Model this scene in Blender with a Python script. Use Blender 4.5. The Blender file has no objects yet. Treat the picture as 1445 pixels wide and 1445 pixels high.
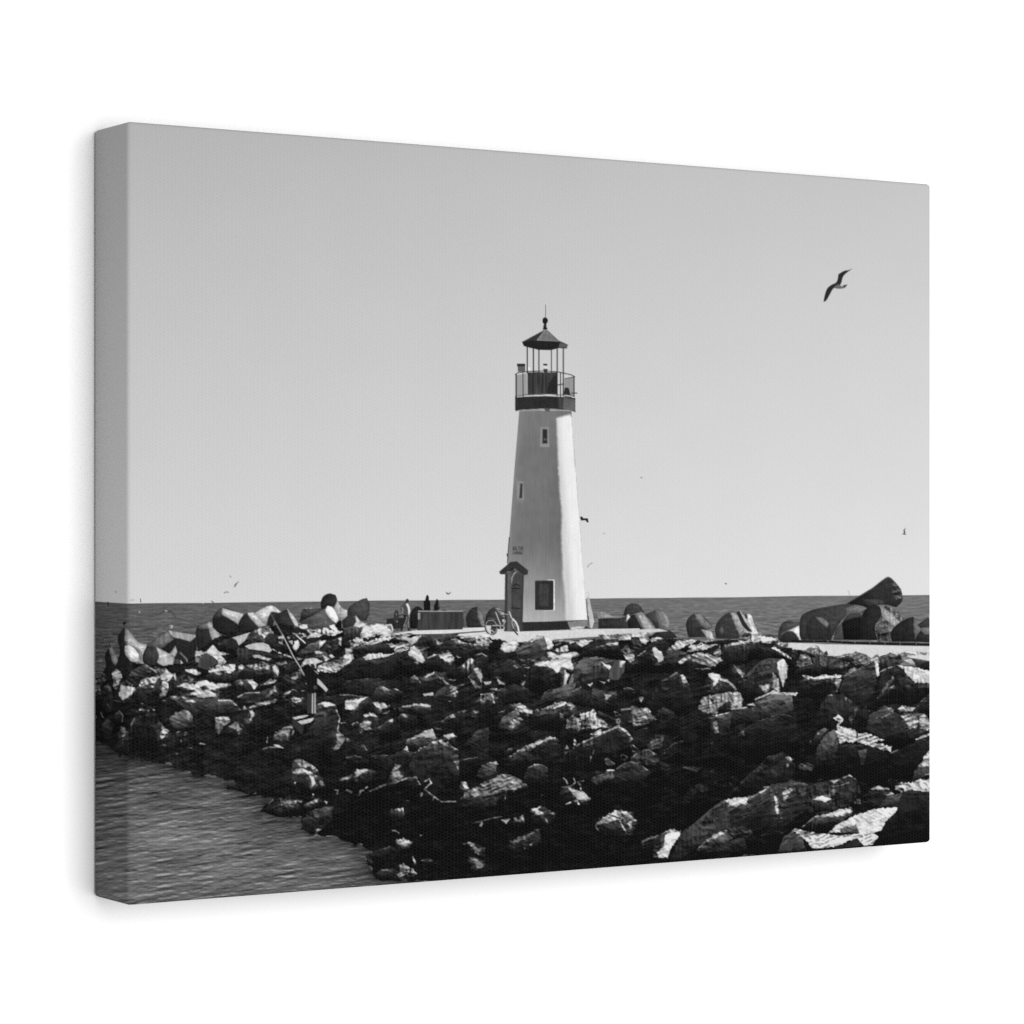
import bpy, math
import numpy as np

# ---------------------------------------------------------------- camera, light, exposure
scene = bpy.context.scene
H = 0.3048                      # a 16 x 12 inch canvas, gallery wrapped on 1.25 inch bars
W = H * 4 / 3
D = H * 0.1035
FOLD = 0.0017                   # radius of the folded edges
YAW = math.atan2(0.7128, 1.1268)
LENS = 4118.0                   # focal length in units of 1445 to the sensor width
C, S = math.cos(YAW), math.sin(YAW)
Z0 = LENS / 1107.0 * H          # distance along the view axis to the near front edge
X0 = -0.4901 * H                # that edge, left of the view axis
EYE = (-(C * X0 + S * Z0), -D - (-S * X0 + C * Z0), H * 0.5 + 0.0018 * H)

cam_data = bpy.data.cameras.new("camera")
cam_data.sensor_width = 36.0
cam_data.lens = 36.0 * LENS / 1445.0
cam_data.clip_start = 0.05
cam_data.clip_end = 100.0
cam = bpy.data.objects.new("camera", cam_data)
cam.location = EYE
cam.rotation_euler = (math.pi / 2, 0.0, -YAW)
scene.collection.objects.link(cam)
scene.camera = cam

world = bpy.data.worlds.new("World")
scene.world = world
world.use_nodes = True
world.node_tree.nodes["Background"].inputs[0].default_value = (1, 1, 1, 1)
world.node_tree.nodes["Background"].inputs[1].default_value = 0.40

def softbox(name, loc, target, size, watts):
    ld = bpy.data.lights.new(name, "AREA")
    ld.shape = "SQUARE"
    ld.size = size
    ld.energy = watts
    ob = bpy.data.objects.new(name, ld)
    ob.location = loc
    d = np.array(target, float) - np.array(loc, float)
    d /= np.linalg.norm(d)
    ob.rotation_euler = (math.acos(-d[2]), 0.0, math.atan2(d[1], d[0]) - math.pi / 2)
    scene.collection.objects.link(ob)
    return ob

softbox("key_softbox", (0.38, -3.0, 0.31), (W / 2, 0, H / 2), 2.4, 101.0)

scene.view_settings.view_transform = "Standard"
scene.view_settings.look = "None"
scene.view_settings.exposure = 0.0
scene.view_settings.gamma = 1.0
scene.view_settings.use_curve_mapping = False
scene.render.engine = "CYCLES"
scene.cycles.max_bounces = 6
scene.cycles.use_denoising = False

# ---------------------------------------------------------------- materials
def new_mat(name):
    m = bpy.data.materials.new(name)
    m.use_nodes = True
    return m, m.node_tree, m.node_tree.nodes["Principled BSDF"]

def wall_material():
    m, nt, b = new_mat("white_wall_paint")
    n = nt.nodes.new("ShaderNodeTexNoise")
    n.inputs["Scale"].default_value = 900.0
    n.inputs["Detail"].default_value = 3.0
    tc = nt.nodes.new("ShaderNodeTexCoord")
    nt.links.new(tc.outputs["Object"], n.inputs["Vector"])
    bp = nt.nodes.new("ShaderNodeBump")
    bp.inputs["Strength"].default_value = 0.05
    bp.inputs["Distance"].default_value = 0.0002
    nt.links.new(n.outputs["Fac"], bp.inputs["Height"])
    nt.links.new(bp.outputs["Normal"], b.inputs["Normal"])
    b.inputs["Base Color"].default_value = (0.9, 0.9, 0.9, 1)
    b.inputs["Roughness"].default_value = 0.9
    b.inputs["Specular IOR Level"].default_value = 0.1
    return m

def canvas_material():
    """Matt ink on woven canvas: the ink density comes with each vertex, the threads from a weave pattern."""
    m, nt, b = new_mat("inked_canvas")
    L = nt.links.new
    ink = nt.nodes.new("ShaderNodeAttribute"); ink.attribute_name = "ink"
    uv = nt.nodes.new("ShaderNodeUVMap"); uv.uv_map = "cloth"
    wob = nt.nodes.new("ShaderNodeTexNoise")
    wob.inputs["Scale"].default_value = 330.0
    L(uv.outputs[0], wob.inputs["Vector"])
    mul = nt.nodes.new("ShaderNodeVectorMath"); mul.operation = "MULTIPLY_ADD"
    mul.inputs[1].default_value = (0.0015, 0.0012, 0)
    L(wob.outputs["Color"], mul.inputs[0]); L(uv.outputs[0], mul.inputs[2])
    br = nt.nodes.new("ShaderNodeTexBrick")
    br.inputs["Scale"].default_value = 1.0
    br.inputs["Brick Width"].default_value = 0.00135
    br.inputs["Row Height"].default_value = 0.00165
    br.inputs["Mortar Size"].default_value = 0.00052
    br.inputs["Mortar Smooth"].default_value = 1.0
    br.inputs["Color1"].default_value = (0, 0, 0, 1)
    br.inputs["Color2"].default_value = (0.12, 0.12, 0.12, 1)
    br.inputs["Mortar"].default_value = (1, 1, 1, 1)
    turn = nt.nodes.new("ShaderNodeVectorRotate"); turn.rotation_type = "Z_AXIS"
    turn.inputs["Angle"].default_value = math.pi / 2
    L(mul.outputs[0], turn.inputs["Vector"]); L(turn.outputs[0], br.inputs["Vector"])
    # thread crowns take a little less ink
    k = nt.nodes.new("ShaderNodeMath"); k.operation = "MULTIPLY"
    L(br.outputs["Color"], k.inputs[0]); k.inputs[1].default_value = 0.0050
    gain = nt.nodes.new("ShaderNodeMath"); gain.operation = "MULTIPLY_ADD"
    L(br.outputs["Color"], gain.inputs[0]); gain.inputs[1].default_value = 0.04; gain.inputs[2].default_value = 0.98
    mm = nt.nodes.new("ShaderNodeVectorMath"); mm.operation = "SCALE"
    L(ink.outputs["Color"], mm.inputs[0]); L(gain.outputs[0], mm.inputs["Scale"])
    add = nt.nodes.new("ShaderNodeVectorMath"); add.operation = "ADD"
    L(mm.outputs[0], add.inputs[0]); L(k.outputs[0], add.inputs[1])
    L(add.outputs[0], b.inputs["Base Color"])
    bp = nt.nodes.new("ShaderNodeBump")
    bp.inputs["Strength"].default_value = 0.12
    bp.inputs["Distance"].default_value = 0.0001
    L(br.outputs["Color"], bp.inputs["Height"]); L(bp.outputs["Normal"], b.inputs["Normal"])
    b.inputs["Roughness"].default_value = 0.85
    b.inputs["Specular IOR Level"].default_value = 0.0
    return m

MAT_WALL = wall_material()
MAT_CANVAS = canvas_material()

# ---------------------------------------------------------------- the wall
def tag(o, label=None, category=None, group=None, kind=None):
    for k, v in (("label", label), ("category", category), ("group", group), ("kind", kind)):
        if v:
            o[k] = v
    return o

wm = bpy.data.meshes.new("wall")
wm.from_pydata([(-4, 0, -2.5), (6, 0, -2.5), (6, 0, 3), (-4, 0, 3)], [], [(0, 1, 2, 3)])
wm.materials.append(MAT_WALL)
wall = bpy.data.objects.new("wall", wm)
wall.location = (0, 0.0006, 0)
scene.collection.objects.link(wall)
tag(wall, "plain bright white wall behind the canvas print", "wall", kind="structure")

# ---------------------------------------------------------------- the printed photograph
# The cloth is a grid of points (columns run from the back of the left fold to the right edge, rows from
# top to bottom).  The print is inked on that grid with traced outlines; every depicted thing then becomes
# its own flat piece of the same cloth.  Tracing sheets are written as "@ x y zoom" and local coordinates.
NSIDE, NCOL, NROW = 58, 1170, 1010
col = np.concatenate([np.linspace(-D, 0, NSIDE, endpoint=False), np.linspace(0, W, NCOL)])
row = np.linspace(0.0, 1.0, NROW)
zc = np.where(col >= 0, Z0 + S * col, Z0 - C * col)
xc = np.where(col >= 0, X0 + C * col, X0 + S * col)
TX1 = (722.5 + LENS * xc / zc).astype(np.float32)          # tracing x of every column
TH1 = (LENS * H / zc).astype(np.float32)                    # tracing height of every column
TX = np.broadcast_to(TX1[None, :], (NROW, len(col)))
TY = (724.5 + (row[:, None] - 0.5) * TH1[None, :]).astype(np.float32)
NC = len(col)

rng = np.random.default_rng(11)
def noise(sx, sy=None, skew=0.0, seed=0):
    """smooth value noise with cells sx by sy tracing units, 0..1"""
    sy = sy or sx
    r = np.random.default_rng(1000 + seed)
    lat = r.random((512, 512)).astype(np.float32)
    x = (TX + 40.0) / sx
    y = (TY + 40.0 + skew * TX) / sy
    xi = np.floor(x).astype(np.int32); yi = np.floor(y).astype(np.int32)
    fx = x - xi; fy = y - yi
    fx = fx * fx * (3 - 2 * fx); fy = fy * fy * (3 - 2 * fy)
    a = lat[yi & 511, xi & 511]; b_ = lat[yi & 511, (xi + 1) & 511]
    c = lat[(yi + 1) & 511, xi & 511]; d = lat[(yi + 1) & 511, (xi + 1) & 511]
    return ((a * (1 - fx) + b_ * fx) * (1 - fy) + (c * (1 - fx) + d * fx) * fy).astype(np.float32)

def step(a, b, x):
    t = np.clip((x - a) / (b - a), 0, 1)
    return t * t * (3 - 2 * t)

N1 = noise(1.5, seed=1); N2 = noise(2.4, seed=2); N4 = noise(4.2, seed=3)
N9 = noise(9, seed=4); N20 = noise(20, seed=5); N60 = noise(60, seed=6)
NS = noise(2.0, 16.0, 0.0, seed=7)                          # upright streaks
ND = noise(9.0, 2.0, 0.55, seed=8)                          # slanting strata
NB = noise(3.2, 1.6, -0.3, seed=10)
FINE = 0.45 * N1 + 0.35 * N2 + 0.2 * N4
RAG = 0.45 * N2 + 0.35 * N4 + 0.2 * N9 - 0.5

# relief of broken stone, lit from above and a little from the right
def relief(parts, lx, ly):
    hgt = 0
    for (sx, sy, sk, amp, ridge, sd) in parts:
        q = noise(sx, sy, sk, sd)
        hgt = hgt + amp * ((1 - np.abs(2 * q - 1)) if ridge else q)
    gy_, gx_ = np.gradient(hgt)
    s_ = -gx_ * lx + gy_ * ly
    return (s_ / s_.std()).astype(np.float32)
ROCKY = relief([(3.2, 2.4, 0.25, 1.0, 0, 41), (6.5, 4.2, 0.3, 2.3, 1, 42), (14, 9, 0.2, 4.5, 1, 43), (27, 20, 0.0, 7.0, 0, 44)], 0.55, 0.85)
STRATA = relief([(6.5, 2.6, 0.4, 1.1, 0, 45), (14, 5.0, 0.45, 2.2, 1, 46), (2.6, 2.2, 0.0, 0.8, 0, 47), (22, 13, 0.1, 5.5, 0, 48)], 0.5, 0.9)
GRAINS = [STRATA,
          relief([(5.5, 2.8, -0.35, 1.0, 0, 51), (12, 5.5, -0.4, 2.2, 1, 52), (2.8, 2.4, 0.0, 0.9, 0, 53), (20, 14, 0.0, 6.0, 0, 54)], 0.6, 0.8),
          relief([(3.4, 3.0, 0.1, 1.2, 0, 55), (8, 7, 0.0, 2.6, 1, 56), (19, 16, 0.2, 6.0, 0, 57)], 0.55, 0.85),
          relief([(2.8, 6.0, 0.3, 1.1, 0, 58), (6, 13, 0.5, 2.4, 1, 59), (2.4, 2.4, 0.0, 0.8, 0, 60), (17, 20, 0.0, 6.0, 0, 61)], 0.8, 0.6)]

def facets(size, flat, seed):
    """flat tones of broken faces: cells of random tone"""
    j = np.random.default_rng(seed).random((256, 256, 3)).astype(np.float32)
    cx = TX / size + 0.9 * (N20 - 0.5) + 0.35 * (N4 - 0.5); cy = (TY + 0.25 * TX) / (size * flat) + 0.9 * (N9 - 0.5)
    ix = np.floor(cx).astype(np.int32); iy = np.floor(cy).astype(np.int32)
    best = np.full(TX.shape, 9.0, np.float32); out = np.zeros(TX.shape, np.float32)
    for b in (-1, 0, 1):
        for a in (-1, 0, 1):
            q = j[(iy + b) & 255, (ix + a) & 255]
            dd = (cx - ix - a - q[..., 0]) ** 2 + (cy - iy - b - q[..., 1]) ** 2
            near = dd < best
            best = np.where(near, dd, best); out = np.where(near, q[..., 2], out)
    return out
FACET = facets(17.0, 0.75, 3); FACET2 = facets(8.0, 0.7, 4)

TONE = np.zeros((NROW, NC), np.float32)                     # grey tone of the print, 0..255
WHO = np.zeros((NROW, NC), np.int32)                        # which element is printed here
ELEMENTS = []                                               # (name, label, parent index, group)

def element(name, label=None, parent=None):
    ELEMENTS.append((name, label, parent))
    return len(ELEMENTS) - 1

def window(x0, y0, x1, y1):
    c0 = max(np.searchsorted(TX1, x0 - 4) - 1, 0); c1 = min(np.searchsorted(TX1, x1 + 4) + 1, NC)
    if c1 <= c0:
        return None
    hs = TH1[c0:c1]
    rs = [(y - 724.5) / h + 0.5 for y in (y0 - 4, y1 + 4) for h in (hs.min(), hs.max())]
    r0 = max(int(min(rs) * (NROW - 1)) - 1, 0); r1 = min(int(max(rs) * (NROW - 1)) + 2, NROW)
    return None if r1 <= r0 else (slice(r0, r1), slice(c0, c1))

def inside_distance(X, Y, pts):
    d2 = np.full(X.shape, 1e9, np.float32); odd = np.zeros(X.shape, bool)
    n = len(pts)
    for i in range(n):
        (ax, ay), (bx, by) = pts[i], pts[(i + 1) % n]
        ex, ey = bx - ax, by - ay
        t = np.clip(((X - ax) * ex + (Y - ay) * ey) / (ex * ex + ey * ey + 1e-9), 0, 1)
        d2 = np.minimum(d2, (X - ax - t * ex) ** 2 + (Y - ay - t * ey) ** 2)
        if ay != by:
            odd ^= ((ay > Y) != (by > Y)) & (X < ex * (Y - ay) / (by - ay) + ax)
    return np.where(odd, np.sqrt(d2), -np.sqrt(d2))

def line_distance(X, Y, pts):
    d2 = np.full(X.shape, 1e9, np.float32)
    for (ax, ay), (bx, by) in zip(pts[:-1], pts[1:]):
        ex, ey = bx - ax, by - ay
        t = np.clip(((X - ax) * ex + (Y - ay) * ey) / (ex * ex + ey * ey + 1e-9), 0, 1)
        d2 = np.minimum(d2, (X - ax - t * ex) ** 2 + (Y - ay - t * ey) ** 2)
    return np.sqrt(d2)

def eased(pts):
    """round an outline off wherever it turns gently, keep its sharp corners"""
    p = np.array(pts); n = len(p)
    nxt = np.roll(p, -1, 0); prv = np.roll(p, 1, 0)
    e1 = p - prv; e2 = nxt - p
    l1 = np.linalg.norm(e1, axis=1) + 1e-6; l2 = np.linalg.norm(e2, axis=1) + 1e-6
    turn = np.degrees(np.arccos(np.clip((e1 * e2).sum(1) / (l1 * l2), -1, 1)))
    tan = (e1 / l1[:, None] + e2 / l2[:, None])
    tan /= np.linalg.norm(tan, axis=1, keepdims=True) + 1e-6
    out = []
    for i in range(n):
        k = (i + 1) % n
        L_ = l2[i]
        t0 = tan[i] * L_ if turn[i] < 48 else (p[k] - p[i])
        t1 = tan[k] * L_ if turn[k] < 48 else (p[k] - p[i])
        for u in (0.0, 0.25, 0.5, 0.75):
            out.append(tuple((2*u**3-3*u*u+1) * p[i] + (u**3-2*u*u+u) * t0 + (-2*u**3+3*u*u) * p[k] + (u**3-u*u) * t1))
    return out

ROUGH = dict(s=0.35, k=0.5, g=0.4, f=0.0, l=3.0, m=3.6, d=3.2, t=0.0, u=1.0, b=0.0)

def ink(tex, tone, pts, who=None, width=None, curved=False):
    """ink one traced outline (or a stroke of some width) with a surface of kind tex"""
    if curved and not width:
        pts = eased(pts)
    xs = [p[0] for p in pts]; ys = [p[1] for p in pts]
    pad = width or 0
    w = window(min(xs) - pad, min(ys) - pad, max(xs) + pad, max(ys) + pad)
    if w is None:
        return
    X, Y = TX[w], TY[w]
    rough = ROUGH[tex]
    size = math.sqrt(max((max(xs) - min(xs)) * (max(ys) - min(ys)), 1))
    if width:
        d = width / 2 - line_distance(X, Y, pts)
        d = d + min(rough, 1.5) * 0.55 * RAG[w] * (2.0 if width > 2 else 1.2)
    else:
        d = inside_distance(X, Y, pts)
        size = math.sqrt(max((max(xs) - min(xs)) * (max(ys) - min(ys)), 1))
        d = d + min(rough, 0.16 * size) * 1.5 * RAG[w]
    soft = 2.4 if tex == "u" else 0.62
    if curved and who is not None:
        soft = np.where(WHO[w] == who, 0.62 if tex == 'k' else min(1.3, 0.62 + 0.03 * size), 0.62)
    elif tex in "lm" and not width and who is not None:
        soft = np.where(WHO[w] == who, 0.85, 0.62)
    a = step(-soft, soft, d)
    if tex == "u":
        edge_x = np.interp(Y, [581.8, 665, 875.6], [806.6, 811.9, 828.5]) + 0.5
        a = a * step(0.62, -0.62, X - edge_x)          # the sunlit strip stays on the tower wall
    n1, n2, n4, n9, n20 = N1[w], N2[w], N4[w], N9[w], N20[w]
    S, T, F, F2 = ROCKY[w], GRAINS[((who or 0) * 7 + 3) % 4][w], FACET[w], FACET2[w]
    dp = np.clip(d, 0, 99)
    if tex in "lm" and who is not None and width is None and size > 5:
        # the stone turns away from the sun around a sunlit patch
        turn_ = step(-0.42 * size - 2.0, 0.5, d + 3.5 * RAG[w]) * (WHO[w] == who) * (1 - a)
        TONE[w] = np.maximum(TONE[w], TONE[w] * (1 - turn_) + turn_ * np.clip(tone * (0.30 + 0.09 * S + 0.05 * T + 0.10 * (F2 - 0.5)), 12, 120))
    bx = (X - min(xs)) / max(max(xs) - min(xs), 1) - 0.5
    by = (Y - min(ys)) / max(max(ys) - min(ys), 1) - 0.5
    if tex == "f":
        v = tone * (0.96 + 0.08 * n2)
    elif tex in "sk":
        v = tone * (0.86 + 0.12 * n9 + 0.16 * n20 + 0.06 * (n2 - 0.5) * 2) * (0.94 + 0.12 * NS[w]) * (1 + 0.02 * S)
        if curved:
            # cast concrete: light falls off round the limb, streaks and stains run along it
            v = v * (0.86 + 0.17 * step(-0.5, min(6.5, 0.25 * size), d)) * (1 + 0.30 * bx - 0.26 * by)
            v = v * (1 + 0.04 * T + 0.03 * S) * (1.07 - 0.22 * step(0.5, 0.85, 0.5 * n9 + 0.5 * NS[w]))
            v = v + 9 * np.exp(-(dp - 0.9) ** 2 / 0.9) * np.clip(-by, 0, 1) * (tone < 100)
    elif tex == "g":
        v = tone * (0.72 + 0.36 * NS[w] + 0.2 * n20)
    elif tex == "l":
        v = tone * (0.97 + 0.085 * T + 0.06 * S + 0.14 * (F2 - 0.5) + 0.12 * n9 + 0.10 * bx - 0.12 * by) * (0.84 + 0.18 * step(-0.5, 2.5, d))
        v = np.clip(v, 16 + 0.14 * tone, 236)
    elif tex == "m":
        v = tone * (0.89 + 0.20 * S + 0.19 * T + 0.22 * (F2 - 0.5) + 0.20 * (n9 - 0.5) + 0.18 * bx - 0.22 * by) * (0.84 + 0.18 * step(-0.8, 2.6, d))
        v = np.clip(v, 15 + 0.05 * tone, 226)
    elif tex == "d":
        gy = np.gradient(d, axis=0) if d.shape[0] > 2 else d * 0
        up = np.clip(gy, 0, 1)
        ty = np.clip((Y - min(ys)) / max(max(ys) - min(ys), 1), 0, 1)
        own = 0.78 + 0.62 * ((who or 0) * 0.61803 % 1.0)
        v = 1.68 * own * tone * (1.45 - 1.02 * ty) * (0.68 + 0.11 * S + 0.10 * T + 0.30 * (F - 0.42) + 0.2 * (F2 - 0.4) + 0.26 * n20)
        crest = up * np.exp(-dp / 4.0)
        v = v + crest * (10 + 34 * step(0.2, 1.6, S) * step(0.35, 0.7, n20))
        v = v + 26 * step(1.5, 2.8, S) * step(0.5, 0.8, n9) * np.exp(-dp / 16.0) * (1 - ty)
        v = np.clip(v, 18, 112) - 6 * step(2.6, -0.5, d) * ty
    elif tex == "t":
        yy = Y
        left = np.interp(yy, [580, 680, 790, 890], [732, 726, 717, 712])
        q = np.clip((X - left) / 90.0, 0, 1)
        v = 114 + 14 * np.exp(-np.clip(X - left, 0, 99) / 5.0) + 10 * step(640, 585, yy) * 0.4
        v = v + np.clip((yy - 760) / 115.0, 0, 1) ** 1.3 * 62 - 7 * step(0.45, 0.8, q)
        v = v * (0.95 + 0.06 * NS[w] + 0.05 * n9)
    elif tex == "u":
        right = np.interp(Y, [585, 680, 880], [806, 813, 828])
        q = np.clip((right - X) / 22.0, 0, 1)
        v = tone + 4 - 24 * step(0.45, 1.05, q) - 14 * step(0.8, 1.15, q) * n20 + 3 * step(0.25, 0.0, q)
        v = v * (0.975 + 0.03 * NS[w] + 0.02 * n2)
    elif tex == "b":
        a = a * 0.75
        v = tone * (1 - 0.42 * (0.5 + 0.5 * np.cos(X * 2 * math.pi / 1.9)))
    TONE[w] = TONE[w] * (1 - a) + np.clip(v, 6, 250) * a
    if who is not None:
        WHO[w] = np.where(a > 0.5, who, WHO[w])

GLYPHS = {"W": [(0, 0, .25, 1), (.25, 1, .5, .3), (.5, .3, .75, 1), (.75, 1, 1, 0)], "A": [(0, 1, .5, 0), (.5, 0, 1, 1), (.2, .65, .8, .65)],
          "L": [(.1, 0, .1, 1), (.1, 1, .9, 1)], "T": [(0, 0, 1, 0), (.5, 0, .5, 1)],
          "O": [(.1, .1, .9, .1), (.9, .1, .9, .9), (.9, .9, .1, .9), (.1, .9, .1, .1)], "N": [(.1, 1, .1, 0), (.1, 0, .9, 1), (.9, 1, .9, 0)],
          "I": [(.5, 0, .5, 1)], "G": [(.9, .1, .1, .1), (.1, .1, .1, .9), (.1, .9, .9, .9), (.9, .9, .9, .5), (.9, .5, .5, .5)],
          "H": [(.1, 0, .1, 1), (.9, 0, .9, 1), (.1, .5, .9, .5)], "U": [(.1, 0, .1, 1), (.1, 1, .9, 1), (.9, 1, .9, 0)],
          "S": [(.9, .05, .1, .05), (.1, .05, .1, .5), (.1, .5, .9, .5), (.9, .5, .9, .95), (.9, .95, .1, .95)],
          "E": [(.1, 0, .1, 1), (.1, 0, .9, 0), (.1, .5, .8, .5), (.1, 1, .9, 1)]}

def letters(text, x, y, w, h, tone, width, who):
    step_x = w / len(text)
    for i, ch in enumerate(text):
        for (a, b, c, d) in GLYPHS[ch]:
            ink("f", tone, [(x + step_x * (i + .08 + .8 * a), y + h * b), (x + step_x * (i + .08 + .8 * c), y + h * d)], who, width)

PART_NAMES = {}
def draw(sheet):
    ox, oy, sc = 0.0, 0.0, 1.0
    part = sub = None
    for ln in sheet.strip().splitlines():
        ln = ln.strip()
        if not ln or ln.startswith("# "):
            continue
        if ln.startswith("@"):
            ox, oy, sc = map(float, ln[1:].split())
            continue
        if ln.startswith("##"):
            nm, _, lb = ln[2:].partition("|")
            sub = element(nm, lb or None, part)
            continue
        if ln.startswith("#"):
            nm, _, lb = ln[1:].partition("|")
            part = element("printed_" + nm, lb or None); sub = None
            continue
        if ln == "WALTON":
            letters("WALTON", 723.4, 771.4, 15.0, 5.2, 70, 0.75, sub)
            letters("LIGHTHOUSE", 723.4, 778.6, 14.4, 3.6, 78, 0.7, sub)
            continue
        head_, _, body = ln.partition(":")
        keep = head_.startswith(".")
        f = head_.lstrip(".").split()
        if f[0] == "R":
            part = element("printed_boulder"); sub = None
            f = f[1:]
        width = None
        if f[0].startswith("~"):
            f[0] = f[0][1:]; width = float(f.pop(1))
        pts = [tuple(float(q) for q in p.split(",")) for p in body.split()]
        pts = [(ox + x / sc, oy + y / sc) for x, y in pts]
        ink(f[0], float(f[1]), pts, None if keep else (part if sub is None else sub), width,
            curved=ELEMENTS[part][0] in ("printed_tetrapod", "printed_gull"))

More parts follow.
